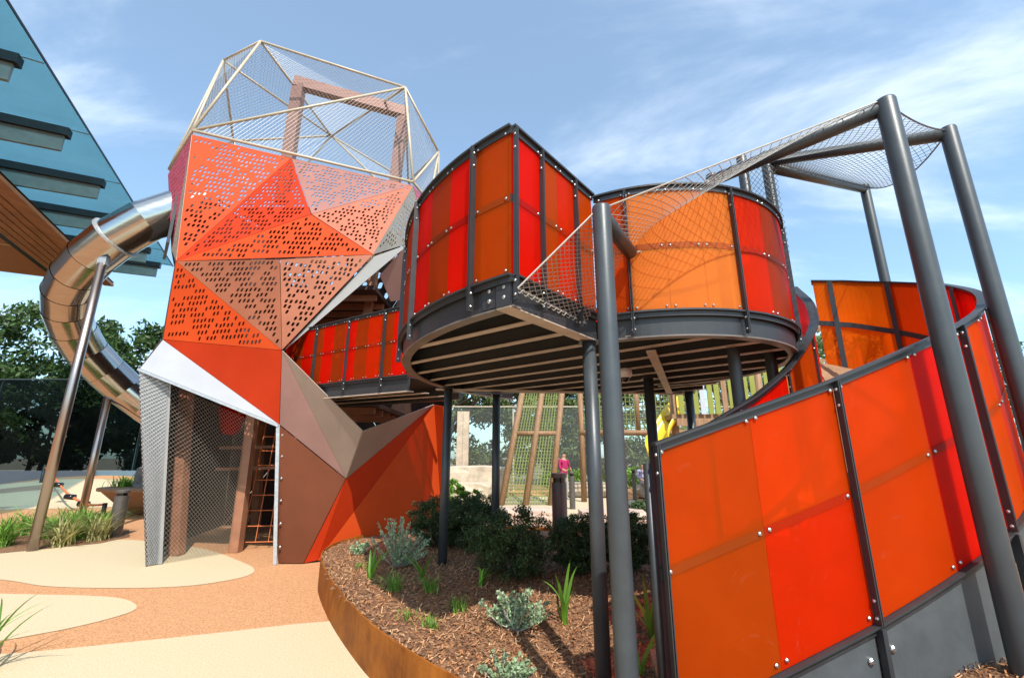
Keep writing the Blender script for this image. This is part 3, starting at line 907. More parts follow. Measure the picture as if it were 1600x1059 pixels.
rest = [(3.305, 3.62, 'red'), (3.62, 3.925, 'tangerine'), (3.935, 4.18, 'mandarin'), (4.18, 4.425, 'mandarin'), (4.435, OL - 0.01, 'mandarin')]
barrier(ramp, po_, oc + rest, [0.012, 1.122, 2.20, 2.805, 3.30, 3.93, 4.43], rzt, rzb, foot=0.0, fin=0.045, mid=0.5, bolt_r=0.0105, cap=0.034)
def skirt(a, b_, zlow):
    n = max(2, int((b_ - a) / 0.07)); secs = []
    for i in range(n + 1):
        d = a + (b_ - a) * i / n; z1 = rzb(d) - 0.014; z0 = min(z1 - 0.05, zlow(d))
        secs.append([po_.at(d, z0, -0.010), po_.at(d, z0, 0.0), po_.at(d, z1, 0.0), po_.at(d, z1, -0.010)])
    sk = MB().sweep(secs).build('skirt_plate', 'skirt_steel', ramp)
    b = MB()
    for d in (a + 0.05, b_ - 0.05):
        nn = po_.nrm(d); b.dome(po_.at(d, rzb(d) - 0.14, 0.002), (nn.x, nn.y, 0), 0.018)
    b.build('bolts', 'bolt', sk, kind='stuff')
for a, b_ in ((0.0, 1.105), (1.14, 2.185), (2.215, 2.79), (2.82, 3.42), (3.43, 4.2), (4.21, OL)):
    skirt(a, b_, lambda d: 0.24 if d < 3.0 else 0.24 + (d - 3.0) * 1.2)
for sp2 in (1.122, 2.20, 2.805):
    q = [po_.at(sp2 - .012, 0, 0.003), po_.at(sp2 + .012, 0, 0.003), po_.at(sp2 + .012, 0, 0.045), po_.at(sp2 - .012, 0, 0.045)]
    MB().hexa([(p.x, p.y, 0.25) for p in q] + [(p.x, p.y, rzb(sp2) - .013) for p in q]).build('post', 'steel', ramp)
INN = [(1.0, 3.27), (1.32, 3.30), (1.76, 3.32), (2.10, 3.42), (2.42, 3.60), (2.62, 3.80), (2.72, 3.98), (2.80, 4.28)]
pi_ = Path([(p.x, p.y) for p in catmull([(x, y, 0) for x, y in INN], 8)])
IL = pi_.L
izt = interp([(0, 1.50), (0.32, 1.64), (0.76, 1.88), (1.12, 2.12), (1.49, 2.42), (1.77, 2.62), (1.98, 2.85), (IL, 3.1)])
izb = lambda d: izt(d) - 0.80
barrier(ramp, pi_, [(0.01, 0.40, 'scarlet'), (0.42, 0.62, 'scarlet'), (0.62, 1.10, 'red'), (1.12, 1.55, 'ochre'), (1.56, 1.95, 'red'), (1.95, IL - 0.01, 'red')], [0.41, 1.11, 1.555], izt, izb, foot=0.1, fin=0.02, mid=0, cap=0.05)
# tread surface between the walls
secs = []
for i in range(41):
    f = i / 40; d = f * OL; di = f * IL
    a = po_.at(d, rzb(d) + 0.02, -0.03); c_ = pi_.at(di, rzb(d) + 0.02, 0.03)
    if i == 0: c_ = Vector((0.86, 3.25, a.z))
    secs.append([a, c_, c_ - Vector((0, 0, .03)), a - Vector((0, 0, .03))])
MB().sweep(secs).build('ramp_floor', 'timber', ramp)
MB().tube([(0.715, 2.50, 0.1), (0.715, 2.50, 1.42)], 0.022, 12).build('end_post', 'steel', ramp, smooth=True)
# ------------------------------------------------------------------ steel frame carrying the nets
frame = thing('rope_canopy', 'tall grey steel pole frame with rope nets over the ramp', 'net frame', (2.3, 2.9, 0.3))
A_ = Vector((0.525, 2.40, 2.885)); AT = Vector((0.826, 2.92, 2.83))
B1 = Vector((2.53, 2.58, 3.80)); B2 = Vector((3.315, 2.95, 3.88)); B3 = Vector((4.25, 4.85, 4.63))
C0 = Vector((1.71, 3.43, 3.80)); C1 = Vector((2.16, 3.72, 4.20)); C2 = Vector((2.40, 3.74, 4.25))
def pole(p, r, z0):
    pts = [(r * .99, z0), (r, z0 + .002), (r, p.z - r * .35), (r * .93, p.z - r * .12), (r * .75, p.z - r * .02), (r * .3, p.z)]
    return MB().lathe((p.x, p.y, 0), pts, 28).build('pole', 'pole_steel', frame, smooth=True)
for p, r in ((A_, 0.054), (B1, 0.060), (B2, 0.052), (B3, 0.050), (C0, 0.045), (C1, 0.045), (C2, 0.045)):
    z0 = 0.1 if p.x < 3.9 else -0.05
    pole(p, r, z0)
for a, b_, r in ((A_ - Vector((0, 0, .055)), AT, 0.046), (B1 - Vector((0, 0, .06)), C0 - Vector((0, 0, .06)), 0.05), (B2 - Vector((0, 0, .06)), C2 - Vector((0, 0, .10)), 0.045), (B3 - Vector((0, 0, .06)), C2 - Vector((0, 0, .16)), 0.045)):
    MB().tube([a, b_], r, 24).build('beam', 'pole_steel', frame, smooth=True)
# nets
m = MB(); net_quad(m, A_ - Vector((0, 0, .02)), B1 - Vector((.03, 0, .01)), C0 - Vector((0, 0, .01)), AT + Vector((0, 0, .04)), 26, 9, sag=0.05, r=0.0024, div=6)
m.tube([A_ - Vector((0, 0, .02)), B1 - Vector((.03, 0, .01))], 0.005, 6)
e = [AT + (C0 - AT) * (i / 8) - Vector((0, 0, 0.18 * 4 * (i / 8) * (1 - i / 8))) for i in range(9)]
m.tube(e, 0.007, 6)
m.build('net', 'wire', frame)
m = MB(); cor = Vector((0.03, 2.30, 2.33)); ce = Vector((0.50, 2.96, 2.33))
net_quad(m, cor, A_ + (cor - A_) * 0.02 - Vector((.03, 0, .03)), AT - Vector((.05, 0, .03)), ce, 17, 12, r=0.0024, div=3)
m.tube([cor, A_ - Vector((.03, 0, .03))], 0.005, 6); m.tube([cor, ce], 0.006, 6)
for i in range(13):
    p = cor.lerp(ce, (i + .3) / 13.4); m.tube([p + Vector((-.02, .01, -.0)), p + Vector((.0, -.012, -.028)), p + Vector((.02, .0, -.004))], 0.004, 5)
m.build('net', 'wire', frame)
m = MB()
net_quad(m, B1 - Vector((0, 0, .02)), B2 - Vector((0, 0, .02)), C2 - Vector((0, 0, .06)), C0 - Vector((0, 0, .01)), 14, 26, sag=0.05, r=0.0022, div=7, edge_sag=lambda u, v: 0.06 * 4 * u * (1 - u) * (1 - v) ** 3)
e = [B1.lerp(B2, i / 8) - Vector((0, 0, .02 + .06 * 4 * (i / 8) * (1 - i / 8))) for i in range(9)]
m.tube(e, 0.006, 6); m.build('net', 'wire_dark', frame)
m = MB()
net_quad(m, B2 - Vector((0, 0, .03)), B3 - Vector((0, 0, .03)), C2 - Vector((-.02, 0, .11)), C2 - Vector((0, 0, .07)), 20, 24, sag=0.05, r=0.0022, div=7, edge_sag=lambda u, v: 0.17 * 4 * u * (1 - u) * (1 - v) ** 2)
e = [B2.lerp(B3, i / 10) - Vector((0, 0, .03 + .17 * 4 * (i / 10) * (1 - i / 10))) for i in range(11)]
m.tube(e, 0.006, 6); m.build('net', 'wire_dark', frame)
m = MB(); net_quad(m, (C1.x, C1.y - .05, 3.2), (C2.x + .05, C2.y - .05, 3.2), (C2.x + .05, C2.y - .05, 4.15), (C1.x, C1.y - .05, 4.1), 6, 16, r=0.0025, div=1); m.build('net', 'wire_dark', frame)

# ------------------------------------------------------------------ faceted tower
tower = thing('climbing_tower', 'tall faceted orange and copper climbing tower with punched metal skin', 'climbing tower', (-4.2, 8.0, 0))
T = dict(T1=(-6.01, 7.3, 7.32), T2=(-4.36, 7.8, 7.17), T3=(-2.07, 8.4, 6.95), T4=(-3.58, 7.3, 5.65), T5=(-5.59, 7.0, 4.61), T6=(-2.42, 7.3, 4.87), T7=(-3.81, 6.9, 4.6),
         T8=(-5.63, 7.1, 3.29), T9=(-3.48, 6.7, 3.02), W=(-5.69, 6.84, 2.77), T11=(-3.5, 6.95, 1.93), V1=(-2.44, 7.0, 1.15), V2=(-2.09, 6.5, 1.81), RR=(-1.34, 7.9, 2.34),
         H1=(-1.85, 7.5, 5.21), H2=(-2.35, 7.5, 4.57), H3=(-1.83, 8.2, 4.4), H4=(-2.21, 7.9, 4.2), G=(-7.07, 8.2, 7.09), G2=(-6.51, 8.0, 5.27), K=(-1.88, 9.3, 7.07), K2=(-1.87, 9.2, 6.16),
         T12=(-3.3, 6.96, 0.0), WB=(-5.02, 6.84, 0.0), B1=(-2.95, 7.04, 0.0), B2=(-1.15, 8.3, 0.0), R2=(-1.16, 7.7, 2.29), BL=(-6.6, 10.6, 7.2), BR=(-2.0, 11.0, 7.0), BL0=(-6.4, 10.8, 0), BR0=(-1.6, 10.6, 0), BM=(-4.2, 11.4, 3.4))
T = {k: Vector(v) for k, v in T.items()}
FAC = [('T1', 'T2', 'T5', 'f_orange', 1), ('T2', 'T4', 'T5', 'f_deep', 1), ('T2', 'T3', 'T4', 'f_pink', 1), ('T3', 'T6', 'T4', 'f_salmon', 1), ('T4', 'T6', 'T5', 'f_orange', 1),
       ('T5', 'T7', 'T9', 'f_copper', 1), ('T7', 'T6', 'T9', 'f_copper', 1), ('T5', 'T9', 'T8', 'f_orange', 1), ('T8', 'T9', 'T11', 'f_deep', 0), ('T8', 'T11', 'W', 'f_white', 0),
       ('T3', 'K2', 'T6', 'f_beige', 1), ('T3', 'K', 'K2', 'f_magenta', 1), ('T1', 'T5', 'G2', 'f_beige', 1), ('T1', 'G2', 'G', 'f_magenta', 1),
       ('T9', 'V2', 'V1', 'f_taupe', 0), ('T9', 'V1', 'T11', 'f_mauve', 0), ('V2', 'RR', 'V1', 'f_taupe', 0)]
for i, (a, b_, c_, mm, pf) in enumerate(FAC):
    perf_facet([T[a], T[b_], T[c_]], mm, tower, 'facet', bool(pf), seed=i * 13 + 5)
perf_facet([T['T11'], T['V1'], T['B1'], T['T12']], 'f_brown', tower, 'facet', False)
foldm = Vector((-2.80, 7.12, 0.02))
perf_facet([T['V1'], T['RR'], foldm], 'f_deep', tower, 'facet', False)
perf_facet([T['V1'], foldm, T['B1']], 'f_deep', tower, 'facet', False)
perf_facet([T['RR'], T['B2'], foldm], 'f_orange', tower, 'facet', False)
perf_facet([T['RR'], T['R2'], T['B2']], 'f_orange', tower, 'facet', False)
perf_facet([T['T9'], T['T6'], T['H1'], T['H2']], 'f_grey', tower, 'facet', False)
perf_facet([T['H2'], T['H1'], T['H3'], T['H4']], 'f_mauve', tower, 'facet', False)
# far side of the tower, also punched
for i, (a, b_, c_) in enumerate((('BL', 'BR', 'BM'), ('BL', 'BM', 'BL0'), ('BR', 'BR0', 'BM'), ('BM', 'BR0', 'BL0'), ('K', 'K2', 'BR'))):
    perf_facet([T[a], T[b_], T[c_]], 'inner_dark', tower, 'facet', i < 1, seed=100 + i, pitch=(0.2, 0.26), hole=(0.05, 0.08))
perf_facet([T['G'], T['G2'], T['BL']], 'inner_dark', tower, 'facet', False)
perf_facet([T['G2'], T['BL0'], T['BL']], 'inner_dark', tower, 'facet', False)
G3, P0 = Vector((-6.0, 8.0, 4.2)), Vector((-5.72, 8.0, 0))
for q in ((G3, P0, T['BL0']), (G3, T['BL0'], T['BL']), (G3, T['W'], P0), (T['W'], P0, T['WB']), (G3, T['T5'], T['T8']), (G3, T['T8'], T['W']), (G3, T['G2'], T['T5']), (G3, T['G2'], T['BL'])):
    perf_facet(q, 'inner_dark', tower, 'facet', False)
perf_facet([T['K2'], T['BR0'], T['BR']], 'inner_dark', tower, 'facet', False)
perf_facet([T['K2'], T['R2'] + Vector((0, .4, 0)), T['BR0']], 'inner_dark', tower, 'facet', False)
# floors and posts inside
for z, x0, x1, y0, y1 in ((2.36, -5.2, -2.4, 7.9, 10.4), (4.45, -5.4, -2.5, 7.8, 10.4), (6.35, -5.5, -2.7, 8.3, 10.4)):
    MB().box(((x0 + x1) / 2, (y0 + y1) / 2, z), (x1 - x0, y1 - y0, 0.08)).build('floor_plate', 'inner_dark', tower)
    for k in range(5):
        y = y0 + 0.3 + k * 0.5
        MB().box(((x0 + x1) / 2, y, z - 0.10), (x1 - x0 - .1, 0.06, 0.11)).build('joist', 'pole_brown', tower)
for a, b_, w_ in (((-4.40, 7.86, 0), (-4.47, 7.93, 2.3), 0.15), ((-5.15, 7.6, 0), (-5.75, 7.9, 3.3), 0.16), ((-3.0, 8.2, 0), (-2.7, 8.6, 6.6), 0.14), ((-5.2, 9.9, 0), (-5.5, 9.4, 6.8), 0.14), ((-3.6, 10.2, 0), (-3.8, 9.8, 6.8), 0.14)):
    MB().bar(a, b_, w_, w_, (0, 1, 0)).build('inner_post', 'pole_brown', tower)
for z in (1.25, 1.62):
    MB().bar((-5.3, 8.5, z), (-3.95, 8.6, z + 0.03), 0.10, 0.05).build('inner_rail', 'pole_brown', tower)
MB().lathe((-5.05, 8.3, 1.85), [(0.10, 0), (0.16, .1), (0.26, .55)], 14).build('funnel', 'red', tower, smooth=True)
# entrance jamb, edge trim, side net
perf_facet([T['W'], Vector((-5.30, 7.02, 2.62)), Vector((-4.92, 7.0, 0)), T['WB']], 'f_grey', tower, 'jamb_plate', False)
m = MB(); net_quad(m, T['W'] + Vector((.01, -.03, 0)), Vector((-5.31, 6.97, 2.60)), Vector((-4.95, 6.96, .02)), T['WB'] + Vector((.01, -.03, .02)), 6, 46, r=0.004, div=1); m.build('jamb_mesh', 'galv', tower)
MB().bar((-5.33, 7.0, 2.60), (-4.96, 6.985, 0.0), 0.07, 0.02, (0, 1, 0)).build('jamb_strip', 'galv', tower)
MB().bar(T['T11'] - Vector((.012, .012, 0)), T['T12'] - Vector((.012, .012, 0)), 0.018, 0.05).build('edge_strip', 'galv', tower)
MB().bar(T['W'] + Vector((.0, -.02, -.02)), T['T11'] + Vector((0, -.02, -.02)), 0.035, 0.035).build('lintel_bar', 'galv', tower)
b = MB()
for k in range(6):
    p = T['T11'].lerp(T['T12'], 0.08 + k * 0.16); b.dome(p + Vector((.05, -.002, 0)), (0, -1, 0), 0.018)
b.build('bolts', 'bolt', tower, kind='stuff')
m = MB(); net_quad(m, (-5.31, 7.0, 2.55), (-4.52, 7.84, 2.1), (-4.45, 7.76, 0.02), (-4.95, 6.98, 0.02), 19, 38, r=0.0026, div=1); m.build('entrance_net', 'wire', tower)
m = MB(); net_quad(m, (-4.40, 8.3, 2.3), (-3.85, 8.35, 2.3), (-3.85, 8.2, 0.1), (-4.45, 8.1, 0.1), 3, 9, sag=0.0, r=0.011, div=4, square=True); m.build('rope_ladder', 'rope_orange', tower, smooth=True)
# cage on top
cagev = dict(a=(-5.64, 8.2, 10.48), b=(-6.78, 8.7, 10.47), c=(-2.49, 8.8, 9.8), d=(-1.83, 9.8, 8.81), e=(-6.01, 7.3, 7.40), f=(-2.07, 8.4, 7.03), g=(-7.07, 8.2, 7.20), h=(-7.42, 10.4, 9.6), i=(-5.2, 11.2, 10.4), j=(-2.9, 11.2, 8.9), k=(-1.9, 9.35, 7.12), l=(-6.6, 10.6, 7.3), n=(-2.0, 11.0, 7.1))
cagev = {k: Vector(v) for k, v in cagev.items()}
cage = MB().tube([cagev['e'], cagev['f']], 0.029, 8).build('cage_bar', 'cream_paint', tower, smooth=True)
for q in ('ab', 'ac', 'ae', 'be', 'ec', 'cd', 'cf', 'df', 'bg', 'eg', 'bh', 'hi', 'ij', 'jd', 'dk', 'fk', 'gh', 'hl', 'il', 'in', 'jn', 'gl', 'ln', 'nk', 'bi', 'ai', 'ci', 'cj', 'dn', 'hg'):
    if q == 'hg': continue
    MB().tube([cagev[q[0]], cagev[q[1]]], 0.028, 8).build('cage_bar', 'cream_paint', tower, smooth=True)
for q in ('aec', 'ecf', 'abe', 'beg', 'cdf', 'dfk', 'bhg', 'hgl', 'hil', 'iln', 'ijn', 'jdn', 'abi', 'bhi', 'aci', 'cij', 'cdj', 'dkn'):
    m = MB(); tri_net(m, *[cagev[k] for k in q], sp=0.07, r=0.0026); m.build('cage_mesh', 'wire', tower)
for a, b_, w_ in (((-5.10, 9.0, 6.9), (-5.09, 9.0, 10.05), 0.26), ((-2.84, 9.6, 6.9), (-2.72, 9.6, 9.72), 0.24)):
    MB().bar(a, b_, w_, 0.18, (0, 1, 0)).build('portal_post', 'f_mauve', tower)
MB().bar((-5.2, 8.98, 10.12), (-2.6, 9.62, 9.78), 0.2, 0.26).build('portal_beam', 'f_mauve', tower)

# ------------------------------------------------------------------ tube slide
SLD = [(-6.55, 8.75, 6.70), (-7.01, 8.30, 6.25), (-7.42, 8.10, 5.83), (-7.95, 8.10, 5.39), (-8.61, 8.40, 5.01), (-9.24, 8.90, 4.66), (-9.60, 9.50, 4.26), (-9.66, 10.1, 3.76), (-9.39, 10.7, 3.21), (-9.0, 11.1, 2.76), (-8.39, 11.3, 2.35), (-7.6, 11.2, 1.95), (-6.9, 10.9, 1.5)]
slide = thing('tube_slide', 'polished stainless steel tube slide curling out of the tower side', 'slide', (-8.6, 9.5, 0))
sp3 = catmull(SLD, 6)
ss = [0.0]
for a, b_ in zip(sp3, sp3[1:]): ss.append(ss[-1] + (b_ - a).length)
def on_slide(d):
    d = min(max(d, 0), ss[-1])
    for i in range(len(sp3) - 1):
        if d <= ss[i + 1] + 1e-9:
            return sp3[i].lerp(sp3[i + 1], (d - ss[i]) / (ss[i + 1] - ss[i]))
    return sp3[-1]
NS = 16; kn = [on_slide(ss[-1] * i / NS) for i in range(NS + 1)]
def tangent_at(i):
    return (kn[min(i + 1, NS)] - kn[max(i - 1, 0)]).normalized()
prev = None; rings = []
NR = 28
for i in range(NS + 1):
    d = tangent_at(i)
    sx = d.cross(Vector((0, 0, 1))) if prev is None else prev - d * prev.dot(d)
    sx.normalize(); prev = sx; uy = d.cross(sx)
    rings.append((kn[i], sx, uy))
RAD = 0.40
for i in range(NS):
    lo = [rings[i][0] + (rings[i][1] * math.cos(2 * math.pi * k / NR) + rings[i][2] * math.sin(2 * math.pi * k / NR)) * (RAD + .004) for k in range(NR)]
    hi = [rings[i + 1][0] + (rings[i + 1][1] * math.cos(2 * math.pi * k / NR) + rings[i + 1][2] * math.sin(2 * math.pi * k / NR)) * (RAD - .004) for k in range(NR)]
    m = MB(); m.add(lo + hi, [(k, (k + 1) % NR, NR + (k + 1) % NR, NR + k) for k in range(NR)])
    m.build('tube_segment', 'stainless', slide, smooth=True)
for i in (3,):
    c0, sx, uy = rings[i]; t = tangent_at(i)
    secs = []
    for r_, o_ in ((RAD - .01, -.02), (RAD + .045, -.02), (RAD + .045, .02), (RAD - .01, .02)):
        secs.append([c0 + (sx * math.cos(2 * math.pi * k / 32) + uy * math.sin(2 * math.pi * k / 32)) * r_ + t * o_ for k in range(32)])
    m = MB(); n = 32
    m.add([p for s_ in secs for p in s_], [(a * n + k, a * n + (k + 1) % n, ((a + 1) % 4) * n + (k + 1) % n, ((a + 1) % 4) * n + k) for a in range(4) for k in range(n)])
    m.build('collar', 'galv', slide)
MB().box((-6.80, 8.22, 6.12), (0.05, 1.0, 1.5), R(40)).build('wall_flange', 'pole_steel', slide)
for x, y, zt_ in ((-7.73, 7.95, 4.98), (-9.43, 10.62, 2.86)):
    sp4 = MB().tube([(x, y, -0.05), (x, y, zt_)], 0.072, 20).build('support_post', 'stainless_post', slide, smooth=True)
    MB().box((x, y + .02, zt_ + .06), (0.16, 0.10, 0.16)).build('bracket', 'galv', sp4)

# ------------------------------------------------------------------ glass canopy of the building
ce1 = Vector((-0.423, 0.906, 0)); ce2 = Vector((0.906, 0.423, 0)); C00 = Vector((-12.93, 9.075, 12.775))
def cp(a, b_, z=0.0): return C00 + (ce1 * a + ce2 * b_ + Vector((0, 0, z))) * 1.5
canopy = thing('glass_canopy', 'blue glass roof canopy with dark hanging fins and timber slat soffit', 'canopy', cp(4, -9.2, -8.5))
FIN = [-3.1, -0.85, 1.4, 3.65, 5.9, 8.2, 10.6]
edges_ = [-5.4] + FIN + [12.3]
for a, b_ in zip(edges_, edges_[1:]):
    for o0, o1 in ((0.0, -4.6), (-4.62, -9.2)):
        MB().slab([cp(a + .012, o0), cp(b_ - .012, o0), cp(b_ - .012, o1), cp(a + .012, o1)], 0.03, Vector((0, 0, 1))).build('glass_pane', 'glass_sky', canopy)
for a in FIN + [12.1]:
    m = MB()
    for sgn in (1,):
        p = [cp(a - .03, -0.42, -.62), cp(a - .03, -9.0, -.80), cp(a + .05, -9.0, -.80), cp(a + .05, -0.42, -.62), cp(a - .03, -0.42, -.24), cp(a - .03, -9.0, -.24), cp(a + .05, -9.0, -.24), cp(a + .05, -0.42, -.24)]
        m.hexa(p)
    fo_ = m.build('fin', 'fin_metal', canopy)
    MB().hexa([cp(a - .10, -0.34, -.2405), cp(a - .10, -9, -.2405), cp(a + .10, -9, -.2405), cp(a + .10, -0.34, -.2405), cp(a - .10, -0.34, -.036), cp(a - .10, -9, -.036), cp(a + .10, -9, -.036), cp(a + .10, -0.34, -.036)]).build('fin_gap_shade', 'fin_dark', fo_)  # black block filling the gap under the glass: gap shadow put into colour
    MB().bar(cp(a, -0.335, -.02), cp(a, -0.02, -.04), 0.045, 0.022).build('joint_bar', 'fin_metal', fo_)
MB().bar(cp(-5.4, 0.02, -0.02), cp(12.3, 0.02, -0.02), 0.03, 0.075).build('edge_trim', 'fin_dark', canopy)
for k in range(7):
    o = -1.9 - k * 0.235; wd = 0.30 if k == 0 else 0.185
    z = -0.92 - (0.03 if k == 0 else 0.0)
    MB().bar(cp(-5.3, o - wd / 2, z), cp(12.9, o - wd / 2, z), wd * 1.5, 0.15).build('slat', 'timber_slat', canopy)
MB().slab([cp(-5.3, -1.9, -.835), cp(12.9, -1.9, -.835), cp(12.9, -3.55, -.835), cp(-5.3, -3.55, -.835)], 0.02, Vector((0, 0, 1))).build('slat_backing', 'inner_dark', canopy)
MB().bar(cp(-5.3, -3.66, -.82), cp(12.9, -3.66, -.82), 0.30, 0.24).build('channel', 'fin_dark', canopy)
for a in (-5.3, -2.2, 0.9, 4.0, 7.1, 10.2):
    MB().slab([cp(a + .02, -3.80, -.80), cp(a + 3.06, -3.80, -.80), cp(a + 3.06, -9.2, -.80), cp(a + .02, -9.2, -.80)], 0.05, Vector((0, 0, 1))).build('soffit_panel', 'soffit_orange', canopy)
MB().slab([cp(-5.4, -9.25, -9.0), cp(12.3, -9.25, -9.0), cp(12.3, -9.25, 0.6), cp(-5.4, -9.25, 0.6)], 0.3, -ce2).build('wall', 'white_render', canopy)

# ------------------------------------------------------------------ trees
def make_tree(name, label, loc, h, w_, seed, leafmat, trunk_h=0.35, clumps=46, per=95, leaf=0.34, group=None, spread=1.0, rt=0.22):
    g = random.Random(seed)
    t = thing(name, label, 'tree', loc, group)
    x, y, z = loc
    tb = MB()
    top = Vector((x + g.uniform(-.5, .5), y, z + h * 0.72))
    mid_ = Vector((x + g.uniform(-.4, .4), y + g.uniform(-.3, .3), z + h * trunk_h))
    tb.tube(catmull([(x, y, z - .2), mid_, top], 5), rt, 9, r2=rt * 0.3)
    ends = []
    for i in range(9):
        f = g.uniform(0.3, 0.9); p0 = mid_.lerp(top, f * .9); a = g.uniform(0, 6.28); l = w_ * g.uniform(0.45, 0.9)
        p1 = p0 + Vector((math.cos(a) * l, math.sin(a) * l, h * g.uniform(0.06, 0.28)))
        pm = p0.lerp(p1, .5) + Vector((0, 0, -h * .02))
        tb.tube(catmull([p0, pm, p1], 4), rt * 0.38, 6, r2=0.03); ends.append(p1)
    tb.build('trunk', 'bark', t, smooth=True)
    cs = []; rads = []
    for i in range(clumps):
        if i < len(ends) * 2:
            c = ends[i % len(ends)] + Vector((g.gauss(0, .4), g.gauss(0, .4), g.gauss(0, .3)))
        else:
            a = g.uniform(0, 6.28); rr = w_ * math.sqrt(g.random()) * spread; zz = g.uniform(trunk_h * .9, 1.0)
            k = math.sin(math.pi * min(1, max(0.12, (zz - trunk_h * .7) / (1.08 - trunk_h * .7)))) ** .6
            c = Vector((x + math.cos(a) * rr * k, y + math.sin(a) * rr * k, z + h * zz))
        cs.append(c); rads.append(g.uniform(0.09, 0.2) * w_ + .15)
    V, F = leaf_cloud(cs, np.repeat(rads, per), per, leaf, seed, 0.42, 0.3)
    link('crown', numpy_mesh('crown', V, F, leafmat), t)
    return t
make_tree('tree', 'dense dark green tree behind the dark glass screen at the far left edge', (-34, 33, 0), 12.6, 5.6, 11, 'leaf_tree', 0.12, 130, 110, 0.46)
make_tree('tree', 'dark green tree rising directly behind the curl of the steel slide', (-27.5, 34, 0), 11.0, 4.6, 12, 'leaf_tree', 0.12, 110, 110, 0.44)
make_tree('tree', 'spindly open tree seen through the gap between slide and tower', (-22.5, 36, 0), 12.6, 3.2, 13, 'leaf_tree', 0.3, 34, 80, 0.40)
make_tree('tree', 'low dark tree behind the dark glass screen beside the tower entrance', (-24.5, 31, 0), 6.2, 3.8, 14, 'leaf_tree', 0.15, 50, 100, 0.40)
make_tree('tree', 'low dark tree behind the dark glass screen under the canopy', (-30.5, 30.5, 0), 6.0, 4.2, 24, 'leaf_tree', 0.15, 50, 100, 0.40)
make_tree('tree', 'gum tree behind the clear screen beside the faceted tower', (-3.2, 25, 0), 8.5, 3.4, 15, 'leaf_gum', 0.10, 95, 100, 0.30)
make_tree('tree', 'gum tree with dark trunk behind the sandstone blocks', (-0.9, 27, 0), 8.2, 2.8, 16, 'leaf_gum', 0.10, 95, 100, 0.30)
make_tree('tree', 'gum tree behind the timber climbing net', (1.8, 28, 0), 8.6, 3.0, 17, 'leaf_gum', 0.10, 95, 100, 0.30)
make_tree('tree', 'bushy gum tree behind the person in pink', (4.2, 26, 0), 6.8, 2.8, 18, 'leaf_gum', 0.10, 95, 100, 0.30)
make_tree('tree', 'gum tree behind the yellow slide', (7.8, 26, 0), 8.0, 3.4, 19, 'leaf_gum', 0.10, 95, 100, 0.30)
make_tree('tree', 'gum tree beyond the lime play hut', (12.5, 27, 0), 8.0, 3.4, 20, 'leaf_gum', 0.10, 95, 100, 0.30)

make_tree('tree', 'gum tree beyond the clear screen right of the ramp', (19.5, 27, 0), 8.6, 4.2, 21, 'leaf_gum', 0.10, 80, 90, 0.36)
make_tree('tree', 'gum tree far right beyond the clear screen', (28, 27, 0), 8.2, 4.6, 22, 'leaf_gum', 0.10, 80, 90, 0.36)

# ------------------------------------------------------------------ glass screens at the boundary
def screen(name, label, a, b_, h, n, glass, postmat, z0=0.0, postw=0.09):
    a, b_ = Vector(a), Vector(b_); t = thing(name, label, 'fence', a)
    d = (b_ - a).normalized(); nn = Vector((d.y, -d.x, 0))
    for i in range(n):
        p, q = a.lerp(b_, i / n) + d * .03, a.lerp(b_, (i + 1) / n) - d * .03
        MB().slab([p + Vector((0, 0, z0)), q + Vector((0, 0, z0)), q + Vector((0, 0, h)), p + Vector((0, 0, h))], 0.02, nn).build('pane', glass, t)
    for i in range(n + 1):
        p = a.lerp(b_, i / n) - nn * .08
        MB().box((p.x, p.y, h / 2), (postw, postw, h), math.atan2(d.y, d.x)).build('post', postmat, t)
    MB().bar(a + Vector((0, 0, h + .02)), b_ + Vector((0, 0, h + .02)), 0.05, 0.05).build('top_rail', postmat, t)
    return t
screen('glass_screen', 'tall dark tinted glass screen on a white kerb behind the slide', (-44, 27.2, 0.0), (-13, 27.2, 0.0), 6.0, 7, 'glass_dark', 'fin_metal', 0.75, 0.10)
MB().box((-28.5, 27.0, 0.36), (33, 0.5, 0.74)).build('kerb_wall', 'white_render', None, label='low white rendered wall under the dark glass screen', cat='wall')
screen('mesh_screen', 'clear glass screen with slim posts behind the climbing net', (-9.5, 21.5, 0), (41.5, 21.5, 0), 3.75, 16, 'glass_clear', 'cream_paint', 0.1, 0.09)
pst = MB(); 
for k in range(2):
    pst.box((-2.36 + 0.27 * k, 21.1, 1.75), (0.26, 0.28, 3.5))
pst.build('concrete_pier', 'sandstone', None, label='tall square concrete pier against the clear glass screen', cat='pier')

